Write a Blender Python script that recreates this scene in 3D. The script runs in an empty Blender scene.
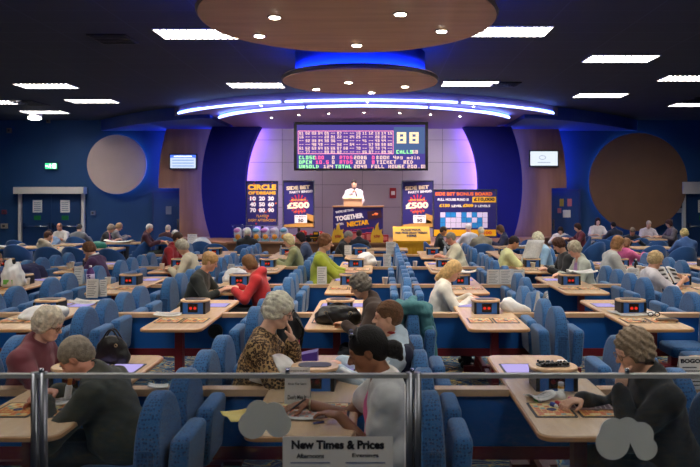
import bpy, math, random
import numpy as np
from mathutils import Matrix, Vector
random.seed(7)
PI = math.pi
COL = bpy.context.scene.collection
SC = bpy.context.scene
ZC, F = 1.95, 680.6          # eye height, focal length in pixels


def at(px, py, d):
    return ((px - 380) * d / F, d, ZC - (py - 196) * d / F)


def lin(c):
    c = c / 255.0
    return c / 12.92 if c <= 0.04045 else ((c + 0.055) / 1.055) ** 2.4


def C(r, g, b):
    return (lin(r), lin(g), lin(b), 1)


# ---------------------------------------------------------------- materials
MATS = {}


def mat(name, col, rough=.6, metal=0, emit=None, strength=0, spec=.5, noise=0, nscale=20, bump=0, bscale=60, alpha=1,
        dots=None, dscale=90, leopard=False, sheen=0):
    if name in MATS:
        return MATS[name]
    m = bpy.data.materials.new(name)
    m.use_nodes = True
    nt = m.node_tree
    b = nt.nodes['Principled BSDF']
    b.inputs['Base Color'].default_value = col
    b.inputs['Roughness'].default_value = rough
    b.inputs['Metallic'].default_value = metal
    b.inputs['Specular IOR Level'].default_value = spec
    b.inputs['Alpha'].default_value = alpha
    if sheen:
        b.inputs['Sheen Weight'].default_value = sheen
    if emit:
        b.inputs['Emission Color'].default_value = emit
        b.inputs['Emission Strength'].default_value = strength
    tc = nt.nodes.new('ShaderNodeTexCoord')
    if noise:
        n = nt.nodes.new('ShaderNodeTexNoise')
        n.inputs['Scale'].default_value = nscale
        n.inputs['Detail'].default_value = 4
        nt.links.new(tc.outputs['Object'], n.inputs['Vector'])
        r = nt.nodes.new('ShaderNodeValToRGB')
        r.color_ramp.elements[0].position = .3
        r.color_ramp.elements[1].position = .7
        r.color_ramp.elements[0].color = [c * (1 - noise) for c in col[:3]] + [1]
        r.color_ramp.elements[1].color = [min(1, c * (1 + noise)) for c in col[:3]] + [1]
        nt.links.new(n.outputs['Fac'], r.inputs['Fac'])
        nt.links.new(r.outputs['Color'], b.inputs['Base Color'])
    if dots:
        v = nt.nodes.new('ShaderNodeTexVoronoi')
        v.inputs['Scale'].default_value = dscale
        v.inputs['Randomness'].default_value = .55
        nt.links.new(tc.outputs['Object'], v.inputs['Vector'])
        r = nt.nodes.new('ShaderNodeValToRGB')
        r.color_ramp.interpolation = 'LINEAR'
        r.color_ramp.elements[0].position = .26
        r.color_ramp.elements[1].position = .42
        r.color_ramp.elements[0].color = dots
        r.color_ramp.elements[1].color = col
        nt.links.new(v.outputs['Distance'], r.inputs['Fac'])
        nt.links.new(r.outputs['Color'], b.inputs['Base Color'])
    if leopard:
        v = nt.nodes.new('ShaderNodeTexVoronoi')
        v.inputs['Scale'].default_value = 62
        v.feature = 'F1'
        nt.links.new(tc.outputs['Object'], v.inputs['Vector'])
        r = nt.nodes.new('ShaderNodeValToRGB')
        e = r.color_ramp.elements
        e[0].position = .12
        e[0].color = C(150, 112, 66)
        e[1].position = .3
        e[1].color = C(38, 24, 16)
        x = e.new(.52)
        x.color = C(52, 34, 22)
        y = e.new(.62)
        y.color = C(176, 142, 96)
        nt.links.new(v.outputs['Distance'], r.inputs['Fac'])
        nt.links.new(r.outputs['Color'], b.inputs['Base Color'])
    if bump:
        n = nt.nodes.new('ShaderNodeTexNoise')
        n.inputs['Scale'].default_value = bscale
        n.inputs['Detail'].default_value = 3
        nt.links.new(tc.outputs['Object'], n.inputs['Vector'])
        bp = nt.nodes.new('ShaderNodeBump')
        bp.inputs['Strength'].default_value = bump
        bp.inputs['Distance'].default_value = .01
        nt.links.new(n.outputs['Fac'], bp.inputs['Height'])
        nt.links.new(bp.outputs['Normal'], b.inputs['Normal'])
    MATS[name] = m
    return m


def wood_mat(name, col, col2, scale=9, stretch=(1, 14, 1), rough=.35):
    m = bpy.data.materials.new(name)
    m.use_nodes = True
    nt = m.node_tree
    b = nt.nodes['Principled BSDF']
    b.inputs['Roughness'].default_value = rough
    tc = nt.nodes.new('ShaderNodeTexCoord')
    mp = nt.nodes.new('ShaderNodeMapping')
    mp.inputs['Scale'].default_value = stretch
    n = nt.nodes.new('ShaderNodeTexNoise')
    n.inputs['Scale'].default_value = scale
    n.inputs['Detail'].default_value = 5
    r = nt.nodes.new('ShaderNodeValToRGB')
    r.color_ramp.elements[0].position = .35
    r.color_ramp.elements[1].position = .65
    r.color_ramp.elements[0].color = col
    r.color_ramp.elements[1].color = col2
    nt.links.new(tc.outputs['Object'], mp.inputs['Vector'])
    nt.links.new(mp.outputs['Vector'], n.inputs['Vector'])
    nt.links.new(n.outputs['Fac'], r.inputs['Fac'])
    nt.links.new(r.outputs['Color'], b.inputs['Base Color'])
    MATS[name] = m
    return m


def emat(name, col, strength):
    if name in MATS:
        return MATS[name]
    m = bpy.data.materials.new(name)
    m.use_nodes = True
    nt = m.node_tree
    nt.nodes.clear()
    o = nt.nodes.new('ShaderNodeOutputMaterial')
    e = nt.nodes.new('ShaderNodeEmission')
    e.inputs['Color'].default_value = col
    e.inputs['Strength'].default_value = strength
    nt.links.new(e.outputs[0], o.inputs['Surface'])
    MATS[name] = m
    return m


def glass_mat(name, tint=(.93, .96, 1, 1), refl=.06, rough=.02):
    m = bpy.data.materials.new(name)
    m.use_nodes = True
    nt = m.node_tree
    nt.nodes.clear()
    o = nt.nodes.new('ShaderNodeOutputMaterial')
    t = nt.nodes.new('ShaderNodeBsdfTransparent')
    t.inputs['Color'].default_value = tint
    g = nt.nodes.new('ShaderNodeBsdfGlossy')
    g.inputs['Roughness'].default_value = rough
    mx = nt.nodes.new('ShaderNodeMixShader')
    mx.inputs['Fac'].default_value = refl
    nt.links.new(t.outputs[0], mx.inputs[1])
    nt.links.new(g.outputs[0], mx.inputs[2])
    nt.links.new(mx.outputs[0], o.inputs['Surface'])
    MATS[name] = m
    return m


# ---------------------------------------------------------------- mesh building
class MB:
    def __init__(s):
        s.v, s.f, s.sm, s.mi = [], [], [], []
        s.xf = None
        s.m = 0

    def add(s, vs, fs, smooth=False):
        o = len(s.v)
        if s.xf is not None:
            vs = [tuple(s.xf @ Vector(v)) for v in vs]
        s.v += [tuple(v) for v in vs]
        for f in fs:
            s.f.append([i + o for i in f])
            s.sm.append(smooth)
            s.mi.append(s.m)
        return s

    def box(s, x0, x1, y0, y1, z0, z1):
        v = [(x, y, z) for x in (x0, x1) for y in (y0, y1) for z in (z0, z1)]
        return s.add(v, [(0, 1, 3, 2), (4, 6, 7, 5), (0, 4, 5, 1), (2, 3, 7, 6), (0, 2, 6, 4), (1, 5, 7, 3)])

    def loops(s, L, cap0=True, cap1=True, smooth=True, close=True):
        """skin a list of equal-length point loops"""
        n = len(L[0])
        v = [p for l in L for p in l]
        f = []
        for i in range(len(L) - 1):
            for j in range(n if close else n - 1):
                k = (j + 1) % n
                f.append((i * n + j, i * n + k, (i + 1) * n + k, (i + 1) * n + j))
        s.add(v, f, smooth)
        o = len(s.v) - len(v)
        for c, idx in ((cap0, 0), (cap1, len(L) - 1)):
            if c:
                face = [o + idx * n + j for j in range(n)]
                if idx == 0:
                    face.reverse()
                s.f.append(face)
                s.sm.append(False)
                s.mi.append(s.m)
        return s

    def prism(s, outl, z0, z1, bev=0, smooth=False, axis='z', steps=3):
        """extrude a CCW outline between z0 and z1 with rounded edges; axis says which way it is extruded"""
        n = len(outl)
        nrm = []
        for i in range(n):
            a, b, c = outl[i - 1], outl[i], outl[(i + 1) % n]
            dx, dy = c[0] - a[0], c[1] - a[1]
            l = math.hypot(dx, dy) or 1
            nrm.append((-dy / l, dx / l))
        if axis == 'z':
            P = lambda a, b, c: (a, b, c)
        elif axis == 'x':
            P = lambda a, b, c: (c, a, b)
        else:
            P = lambda a, b, c: (b, c, a)
        L = []
        if bev:
            lev = [(bev * (1 - math.sin(k / steps * PI / 2)), z0 + bev * (1 - math.cos(k / steps * PI / 2))) for k in range(steps + 1)]
            lev = lev + [(i, z0 + z1 - z) for i, z in reversed(lev)]
        else:
            lev = [(0, z0), (0, z1)]
        for ins, z in lev:
            L.append([P(p[0] + q[0] * ins, p[1] + q[1] * ins, z) for p, q in zip(outl, nrm)])
        return s.loops(L, smooth=smooth)

    def tube(s, pts, r, n=10, closed=False, smooth=True, caps=True):
        pts = [Vector(p) for p in pts]
        L = []
        up = Vector((0, 0, 1))
        m = len(pts)
        for i, p in enumerate(pts):
            if closed:
                t = pts[(i + 1) % m] - pts[i - 1]
            else:
                t = pts[min(i + 1, m - 1)] - pts[max(i - 1, 0)]
            t.normalize()
            u = up if abs(t.dot(up)) < .95 else Vector((0, 1, 0))
            a = t.cross(u).normalized()
            b = a.cross(t)
            rr = r[i] if isinstance(r, (list, tuple)) else r
            L.append([p + (a * math.cos(2 * PI * k / n) + b * math.sin(2 * PI * k / n)) * rr for k in range(n)])
        if closed:
            L.append(L[0])
        return s.loops(L, cap0=caps and not closed, cap1=caps and not closed, smooth=smooth)

    def lathe(s, prof, n=20, c=(0, 0, 0), smooth=True):
        L = [[(c[0] + r * math.cos(2 * PI * k / n), c[1] + r * math.sin(2 * PI * k / n), c[2] + z) for k in range(n)] for r, z in prof]
        return s.loops(L, smooth=smooth)

    def ell(s, c, r, n=14, m=9):
        L = []
        for i in range(1, m):
            t = PI * i / m
            L.append([(c[0] + r[0] * math.sin(t) * math.cos(2 * PI * k / n), c[1] + r[1] * math.sin(t) * math.sin(2 * PI * k / n), c[2] - r[2] * math.cos(t)) for k in range(n)])
        return s.loops(L, smooth=True)

    def mesh(s, name, mats):
        me = bpy.data.meshes.new(name)
        me.from_pydata(s.v, [], s.f)
        for m in (mats if isinstance(mats, (list, tuple)) else [mats]):
            me.materials.append(m)
        me.polygons.foreach_set('use_smooth', s.sm)
        me.polygons.foreach_set('material_index', s.mi)
        me.update()
        return me

    def build(s, name, mats, parent=None):
        return inst(name, s.mesh(name, mats), parent)


def inst(name, me, parent=None, loc=(0, 0, 0), rz=0, label=None):
    o = bpy.data.objects.new(name, me)
    COL.objects.link(o)
    o.location = loc
    if rz:
        o.rotation_euler = (0, 0, rz)
    if parent:
        o.parent = parent
    if label:
        o['label'] = label
    return o


def tag(o, label, cat, group=None, kind=None):
    o['label'] = label
    o['category'] = cat
    if group:
        o['group'] = group
    if kind:
        o['kind'] = kind
    return o


def thing(name, label, cat, loc=(0, 0, 0), rz=0, group=None):
    o = inst(name, None, None, loc, rz)
    return tag(o, label, cat, group)


def struct(name, mb, m, label=None, cat=None):
    o = mb.build(name, m)
    o['kind'] = 'structure'
    if label:
        tag(o, label, cat)
    return o


def rrect(w, h, r, n=5, cx=0, cy=0):
    p = []
    for sx, sy, a in ((1, -1, -PI / 2), (1, 1, 0), (-1, 1, PI / 2), (-1, -1, PI)):
        for k in range(n + 1):
            t = a + k / n * PI / 2
            p.append((cx + sx * (w / 2 - r) + r * math.cos(t), cy + sy * (h / 2 - r) + r * math.sin(t)))
    return p


def circ(r, n=48, cx=0, cy=0, sy=1):
    return [(cx + r * math.cos(2 * PI * k / n), cy + sy * r * math.sin(2 * PI * k / n)) for k in range(n)]


def sheet(nx, ny, fn):
    """open grid surface fn(u, v) with a little thickness below it"""
    v, f = [], []
    for i in range(nx + 1):
        for j in range(ny + 1):
            v.append(fn(i / nx, j / ny))
    for i in range(nx):
        for j in range(ny):
            a = i * (ny + 1) + j
            f.append((a, a + ny + 1, a + ny + 2, a + 1))
    n = len(v)
    v2 = [(x, y, z - .003) for x, y, z in v]
    f2 = [tuple(reversed([k + n for k in q])) for q in f]
    rim = [i * (ny + 1) for i in range(nx + 1)] + [nx * (ny + 1) + j for j in range(1, ny + 1)] + \
          [i * (ny + 1) + ny for i in range(nx - 1, -1, -1)] + [j for j in range(ny - 1, 0, -1)]
    f3 = [(rim[k], rim[k] + n, rim[(k + 1) % len(rim)] + n, rim[(k + 1) % len(rim)]) for k in range(len(rim))]
    return MB().add(v + v2, f + f2 + f3, True)


# ---------------------------------------------------------------- lettering
TEXT_CACHE = {}


def text_raw(s, bold):
    key = (s, bold)
    if key not in TEXT_CACHE:
        cu = bpy.data.curves.new('lettering', 'FONT')
        cu.body = s
        cu.resolution_u = 3
        cu.offset = bold
        o = bpy.data.objects.new('lettering', cu)
        COL.objects.link(o)
        me = bpy.data.meshes.new_from_object(o.evaluated_get(bpy.context.evaluated_depsgraph_get()))
        v = [tuple(p.co) for p in me.vertices]
        f = [list(p.vertices) for p in me.polygons]
        bpy.data.objects.remove(o)
        bpy.data.curves.remove(cu)
        bpy.data.meshes.remove(me)
        TEXT_CACHE[key] = (v, f)
    return TEXT_CACHE[key]


def put_text(mb, s, cx, cz, w, h, y, bold=.02, tilt=0, slant=0):
    """letters in the x-z plane facing -y, filling w x h around (cx, cz)"""
    v, f = text_raw(s, bold)
    if not v:
        return
    x0, x1 = min(p[0] for p in v), max(p[0] for p in v)
    y0, y1 = min(p[1] for p in v), max(p[1] for p in v)
    sx, sy = w / (x1 - x0), h / max(y1 - y0, 1e-4)
    ct, st = math.cos(tilt), math.sin(tilt)
    out = []
    for p in v:
        a, b = (p[0] - (x0 + x1) / 2) * sx, (p[1] - (y0 + y1) / 2) * sy
        a += slant * b
        out.append((cx + a * ct - b * st, y, cz + a * st + b * ct))
    mb.add(out, f)


PIX = {'0': '757', '1': '262', '2': '717', '3': '717', '4': '557', '5': '747', '6': '747', '7': '711', '8': '757', '9': '757'}
P35 = {'0': '75557', '1': '26227', '2': '71747', '3': '71717', '4': '55711', '5': '74717', '6': '74757', '7': '71122', '8': '75757', '9': '75717',
       '-': '00700', ' ': '00000', '.': '00002', 'A': '25755', 'B': '65656', 'C': '74447', 'D': '65556', 'E': '74647', 'F': '74644', 'G': '74557', 'H': '55755',
       'I': '72227', 'K': '55655', 'L': '44447', 'M': '57755', 'N': '57775', 'O': '75557', 'P': '75744', 'R': '75765', 'S': '74717',
       'T': '72222', 'U': '55557', 'W': '55775', 'p': '07574', 'g': '07517', 'm': '00775', 'a': '03553', 'i': '20222', 'n': '06555', '#': '34747'}


def pix_text(mb, s, x, z, pw, ph, y):
    """dot-matrix text, top left corner at (x, z), one dot pw x ph"""
    for ch in s:
        g = P35.get(ch, '00000')
        for r, c in enumerate(g):
            c = int(c)
            for k in range(3):
                if c >> (2 - k) & 1:
                    a, b = x + k * pw, z - r * ph
                    mb.add([(a, y, b - ph * .92), (a + pw * .98, y, b - ph * .92), (a + pw * .98, y, b), (a, y, b)], [(0, 1, 2, 3)])
        x += 4 * pw


# ---------------------------------------------------------------- signed distance fields -> one continuous surface
class SDF:
    def __init__(s, vox):
        s.p, s.vox = [], vox
        s.disp = None

    def cap(s, a, b, ra, rb=None, k=.03, op=0):
        s.p.append(('c', np.array(a, float), np.array(b, float), ra, ra if rb is None else rb, k, op))
        return s

    def ell(s, c, r, R=None, k=.03, op=0):
        s.p.append(('e', np.array(c, float), np.array(r, float), np.eye(3) if R is None else np.array(R, float), 0, k, op))
        return s

    def bounds(s, q):
        if q[0] == 'c':
            r = max(q[3], q[4])
            return np.minimum(q[1], q[2]) - r, np.maximum(q[1], q[2]) + r
        e = np.abs(q[3]) @ q[2]
        return q[1] - e, q[1] + e

    def mesh(s, name, mats):
        h = s.vox
        bs = [s.bounds(q) for q in s.p if q[6] == 0]
        lo = np.min([b[0] for b in bs], 0) - 4 * h - .02
        hi = np.max([b[1] for b in bs], 0) + 4 * h + .02
        n = np.ceil((hi - lo) / h).astype(int) + 1
        Fd = np.full(n, .5, np.float32)
        ax = [lo[i] + h * np.arange(n[i]) for i in range(3)]
        for q in s.p:
            b0, b1 = s.bounds(q)
            pad = q[5] + 3 * h + .01
            i0 = np.clip(np.floor((b0 - pad - lo) / h).astype(int), 0, n)
            i1 = np.clip(np.ceil((b1 + pad - lo) / h).astype(int) + 1, 0, n)
            if np.any(i1 <= i0):
                continue
            sl = tuple(slice(i0[k], i1[k]) for k in range(3))
            X, Y, Z = np.meshgrid(ax[0][sl[0]], ax[1][sl[1]], ax[2][sl[2]], indexing='ij')
            P = np.stack((X, Y, Z), -1).astype(np.float32)
            if q[0] == 'c':
                ab = (q[2] - q[1]).astype(np.float32)
                pa = P - q[1].astype(np.float32)
                t = np.clip(pa @ ab / max(float(ab @ ab), 1e-9), 0, 1)
                d = np.linalg.norm(pa - t[..., None] * ab, axis=-1) - (q[3] + (q[4] - q[3]) * t)
            else:
                l = (P - q[1].astype(np.float32)) @ q[3].astype(np.float32)
                k0 = np.linalg.norm(l / q[2].astype(np.float32), axis=-1)
                k1 = np.linalg.norm(l / (q[2] ** 2).astype(np.float32), axis=-1)
                d = k0 * (k0 - 1) / np.maximum(k1, 1e-6)
            A = Fd[sl]
            k = max(q[5], 1e-4)
            if q[6] == 0:
                hh = np.maximum(k - np.abs(A - d), 0) / k
                Fd[sl] = np.minimum(A, d) - hh * hh * k * .25
            else:
                hh = np.maximum(k - np.abs(A + d), 0) / k
                Fd[sl] = np.maximum(A, -d) + hh * hh * k * .25
        if s.disp:
            amp, fr, seed = s.disp
            rg = np.random.RandomState(seed)
            near = np.abs(Fd) < amp * 2 + 3 * h
            I = np.argwhere(near)
            P = lo + I * h
            nz = np.zeros(len(P)) - 1.3
            for o in range(3):
                M = rg.normal(size=(3, 3))
                M /= np.linalg.norm(M, axis=1)[:, None]
                ph = rg.uniform(0, 6, 3)
                w = np.sin(P @ M.T * fr * (1 + .55 * o) + ph)
                nz += (w[:, 0] * w[:, 1] + w[:, 2] * .5) * (1, .6, .4)[o]
            Fd[near] += (amp * nz).astype(np.float32)
        v, q = nets(Fd, lo, h)
        me = bpy.data.meshes.new(name)
        me.vertices.add(len(v))
        me.vertices.foreach_set('co', v.astype(np.float32).ravel())
        me.loops.add(len(q) * 4)
        me.loops.foreach_set('vertex_index', q.astype(np.int32).ravel())
        me.polygons.add(len(q))
        me.polygons.foreach_set('loop_start', np.arange(0, len(q) * 4, 4, dtype=np.int32))
        me.polygons.foreach_set('use_smooth', np.ones(len(q), bool))
        for m in (mats if isinstance(mats, (list, tuple)) else [mats]):
            me.materials.append(m)
        me.update(calc_edges=True)
        me.validate()
        return me


def nets(Fd, lo, h):
    ins = Fd < 0
    offs = [(0, 0, 0), (1, 0, 0), (0, 1, 0), (1, 1, 0), (0, 0, 1), (1, 0, 1), (0, 1, 1), (1, 1, 1)]
    n = np.array(Fd.shape) - 1
    cnt = np.zeros(n, np.int8)
    for o in offs:
        cnt += ins[o[0]:o[0] + n[0], o[1]:o[1] + n[1], o[2]:o[2] + n[2]]
    act = (cnt > 0) & (cnt < 8)
    ijk = np.argwhere(act)
    idx = np.full(n, -1, np.int64)
    idx[act] = np.arange(len(ijk))
    V = np.stack([Fd[ijk[:, 0] + o[0], ijk[:, 1] + o[1], ijk[:, 2] + o[2]] for o in offs], 1)
    acc = np.zeros((len(ijk), 3))
    c = np.zeros(len(ijk))
    for a in range(8):
        for bit in (1, 2, 4):
            if a & bit:
                continue
            b = a | bit
            va, vb = V[:, a], V[:, b]
            x = (va < 0) != (vb < 0)
            t = np.where(x, va / np.where(x, va - vb, 1), 0)
            pa, pb = np.array(offs[a]), np.array(offs[b])
            acc += np.where(x[:, None], pa + (pb - pa) * t[:, None], 0)
            c += x
    v = lo + h * (ijk + acc / np.maximum(c, 1)[:, None])
    Q = []
    for ax in range(3):
        u, w = (ax + 1) % 3, (ax + 2) % 3
        d = np.zeros(3, int)
        d[ax] = 1
        A = ins[tuple(slice(0, m) for m in np.array(Fd.shape) - d)]
        B = ins[tuple(slice(k, None) for k in d)]
        E = np.argwhere(A != B)
        E = E[(E[:, u] > 0) & (E[:, w] > 0) & (E[:, u] < n[u]) & (E[:, w] < n[w])]
        fl = A[E[:, 0], E[:, 1], E[:, 2]]
        eu, ew = np.zeros(3, int), np.zeros(3, int)
        eu[u] = 1
        ew[w] = 1
        g = lambda e: idx[e[:, 0], e[:, 1], e[:, 2]]
        q = np.stack([g(E - eu - ew), g(E - ew), g(E), g(E - eu)], 1)
        q[~fl] = q[~fl][:, ::-1]
        Q.append(q)
    Q = np.concatenate(Q)
    return v, Q[(Q >= 0).all(1)]
# ================================================================ SETTING
M_ceil = mat('ceiling_navy', C(26, 32, 48), .7, noise=.08, nscale=.7)
M_wall = mat('wall_blue', C(22, 64, 112), .75, noise=.05, nscale=1)
M_navy = mat('panel_navy', C(8, 14, 112), .7, spec=.2, noise=.06, nscale=2)
M_brown = wood_mat('panel_brown', C(156, 112, 80), C(140, 98, 70), 3, (2, 2, .2), .55)
M_disc = wood_mat('disc_brown', C(196, 154, 124), C(180, 140, 112), 2, (.3, 3, 1), .5)
M_grey = mat('panel_grey', C(168, 160, 172), .5, noise=.03, nscale=2)
M_wood = wood_mat('stage_wood', C(176, 128, 92), C(152, 106, 76), 3, (.3, 6, 3), .4)
M_white = mat('white_paint', C(205, 200, 195), .5)
M_black = mat('black_plastic', C(16, 16, 18), .4)
M_dark = mat('dark_gap', C(8, 9, 14), .8)
M_steel = mat('steel', C(175, 178, 185), .25, metal=1)
M_chrome = mat('chrome', C(150, 152, 160), .18, metal=1)
M_door = mat('door_blue', C(26, 62, 120), .5)
M_bulk = mat('bulkhead_blue', C(40, 66, 150), .6)
M_violet = mat('soffit_violet', C(132, 116, 160), .5)
M_troff = emat('troffer_light', (1, .95, .86, 1), 26)
M_spot = emat('downlight_glow', (1, .9, .72, 1), 30)
M_neon = emat('neon_blue', (.03, .10, 1, 1), 26)
M_neonw = emat('neon_white_core', (.30, .42, 1, 1), 7)
M_led = emat('edge_led_violet', (.07, .13, 1, 1), 22)
M_ledp = emat('edge_led_pink', (.27, .12, 1, 1), 28)
M_ledb = emat('cove_led_blue', (.01, .06, 1, 1), 45)
M_ledc = emat('halo_led_cyan', (.12, .42, 1, 1), 3.5)

CZ = 4.4           # ceiling height
CX = -.55          # middle of the stage


def tiles_floor():
    m = bpy.data.materials.new('patterned_carpet')
    m.use_nodes = True
    nt = m.node_tree
    b = nt.nodes['Principled BSDF']
    b.inputs['Roughness'].default_value = .95
    tc = nt.nodes.new('ShaderNodeTexCoord')
    mp = nt.nodes.new('ShaderNodeMapping')
    mp.inputs['Scale'].default_value = (1, 2.2, 1)
    n = nt.nodes.new('ShaderNodeTexNoise')
    n.inputs['Scale'].default_value = 2.3
    n.inputs['Detail'].default_value = 2
    n.inputs['Distortion'].default_value = 2.0
    r = nt.nodes.new('ShaderNodeValToRGB')
    r.color_ramp.interpolation = 'CONSTANT'
    e = r.color_ramp.elements
    e[0].color = C(22, 48, 90)
    e[1].position = .42
    e[1].color = C(60, 110, 140)
    for p, c in ((.47, C(196, 168, 96)), (.51, C(20, 44, 92)), (.57, C(108, 146, 158)), (.61, C(178, 132, 70)), (.64, C(26, 60, 110))):
        x = e.new(p)
        x.color = c
    nt.links.new(tc.outputs['Object'], mp.inputs['Vector'])
    nt.links.new(mp.outputs['Vector'], n.inputs['Vector'])
    nt.links.new(n.outputs['Fac'], r.inputs['Fac'])
    nt.links.new(r.outputs['Color'], b.inputs['Base Color'])
    return m


def ceiling_mat():
    m = bpy.data.materials.new('suspended_ceiling_tiles')
    m.use_nodes = True
    nt = m.node_tree
    b = nt.nodes['Principled BSDF']
    b.inputs['Roughness'].default_value = .8
    tc = nt.nodes.new('ShaderNodeTexCoord')
    br = nt.nodes.new('ShaderNodeTexBrick')
    br.offset = 0
    br.inputs['Scale'].default_value = 1
    br.inputs['Brick Width'].default_value = 1.2
    br.inputs['Row Height'].default_value = .6
    br.inputs['Mortar Size'].default_value = .012
    br.inputs['Color1'].default_value = C(40, 46, 56)
    br.inputs['Color2'].default_value = C(37, 43, 53)
    br.inputs['Mortar'].default_value = C(54, 60, 72)
    nt.links.new(tc.outputs['Object'], br.inputs['Vector'])
    nt.links.new(br.outputs['Color'], b.inputs['Base Color'])
    return m


o = struct('floor', MB().box(-13.5, 12.5, -2.5, 22.3, -.1, 0), tiles_floor(), 'patterned blue, teal and gold carpet over the hall floor', 'floor')
o = struct('ceiling', MB().box(-13.5, 12.5, -2.5, 22.3, CZ, CZ + .1), ceiling_mat(), 'dark navy tiled suspended ceiling of the hall', 'ceiling')
struct('wall_back', MB().box(-13.5, 12.5, 22, 22.3, 0, CZ), M_wall, 'blue painted rear wall behind the stage', 'wall')
struct('wall_left', MB().box(-13.5, -13.3, -2.5, 22, 0, CZ), M_wall, 'blue side wall beyond the shuttered exit', 'wall')
struct('wall_right', MB().box(12.3, 12.5, -2.5, 22, 0, CZ), M_wall, 'blue side wall beyond the big brown wall disc', 'wall')
struct('wall_front', MB().box(-13.5, 12.5, -2.5, -2.3, 0, CZ), M_wall, 'blue wall behind the viewing platform', 'wall')
o = struct('platform_floor', MB().box(-6, 6, -2.3, 2.5, 0, .35), tiles_floor(), 'raised carpeted platform under the glass rail', 'platform')


# ---- layered stage wall: brown outside, navy ring before it, grey niche inside
def ring_panel(side, ri, ro, y0, y1, z0, z1, n=28, lim=None):
    """part of an upright ring between radii ri and ro (ri None: straight edge at ro side), clipped to z0..z1"""
    cz = 2.29
    L = []
    zs = [z0 + (z1 - z0) * i / n for i in range(n + 1)]
    if lim:
        zs = sorted(zs + [lim[0], lim[0] + .001])
    for z in zs:
        a = math.sqrt(max(ri * ri - (z - cz) ** 2, 0))
        b = math.sqrt(max(ro * ro - (z - cz) ** 2, 0))
        if lim and z <= lim[0]:
            b = min(b, lim[1])
        xa, xb = CX + side * a, CX + side * b
        L.append([(xa, y0, z), (xb, y0, z), (xb, y1, z), (xa, y1, z)])
    return MB().loops(L, smooth=False)


def arc_tube(side, r, y, z0, z1, rad, n=30):
    cz = 2.29
    p = []
    for i in range(n + 1):
        z = z0 + (z1 - z0) * i / n
        p.append((CX + side * math.sqrt(r * r - (z - cz) ** 2), y, z))
    return MB().tube(p, rad, 6)


k = 1
for side, nm in ((-1, 'left'), (1, 'right')):
    struct('trim_%d' % k, ring_panel(side, 4.2, 6.4, 21.35, 21.6, 0, 4.15, lim=(2.2, 5.74 if side < 0 else 5.93)), M_brown, 'brown curved wall panel holding the %s television beside the stage' % nm, 'wall panel')
    struct('trim_%d' % (k + 1), ring_panel(side, 3.54, 4.86, 20.6, 20.95, .3, 4.05), M_navy, 'navy curved panel on the %s of the grey stage niche' % nm, 'wall panel')
    k += 2
    for r, y, m, what in ((6.41, 21.62, M_led, 'outer brown'), (4.84, 20.985, M_led, 'outer navy'), (3.585, 20.985, M_ledp, 'inner navy')):
        t = arc_tube(side, r, y, .75 if r < 6 else 2.25, 4.0, .03).build('edge_light', m)
        tag(t, 'curved blue violet edge light along the %s panel, %s of the stage' % (what, nm), 'light strip')
g = MB().box(CX - 4.3, CX + 4.3, 21.25, 21.35, .3, 4.4)
struct('wall_niche', g, M_grey, 'pale grey panelled wall of the stage niche', 'wall')
g = MB()
for x in (-2.5, -1.25, 0, 1.25, 2.5):
    g.box(CX + x - .008, CX + x + .008, 21.24, 21.26, .6, 4.2)
for z in (1.6, 2.3, 3.0, 3.7):
    g.box(CX - 3.5, CX + 3.5, 21.24, 21.26, z - .008, z + .008)
struct('trim_%d' % k, g, mat('seam_grey', C(120, 112, 124), .6), 'thin seams between the grey niche panels', 'trim')
k += 1


# ---- stage
def arc_pts(cx, cy, R, a0, a1, n=36):
    return [(cx + R * math.sin(a0 + (a1 - a0) * i / n), cy - R * math.cos(a0 + (a1 - a0) * i / n)) for i in range(n + 1)]


SZ = .68
st = thing('stage', 'low wooden stage with a bowed front below the lit number board', 'stage', (CX, 0, 0))
pts = arc_pts(0, 23.0, 5.8, -1.05, 1.05)
out = pts + [(5.9, 21.2), (-5.9, 21.2)]
MB().prism(out, 0, SZ - .06).build('stage_front', mat('stage_face', C(132, 92, 66), .5, noise=.1, nscale=3), st)
MB().prism([(x * 1.006, y - .03 if y < 21.1 else y) for x, y in out], SZ - .06, SZ).build('deck', M_wood, st)

# ---- stepped canopy with two neon curves
cp = thing('stage_canopy', 'stepped curved canopy over the stage with two blue neon lines', 'canopy')


def canopy(cx, cy, R, a, z0, z1, name, m):
    p = arc_pts(cx, cy, R, -a, a)
    return MB().prism(p + [(p[-1][0], 21.9), (p[0][0], 21.9)], z0, z1).build(name, m, cp)


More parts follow.
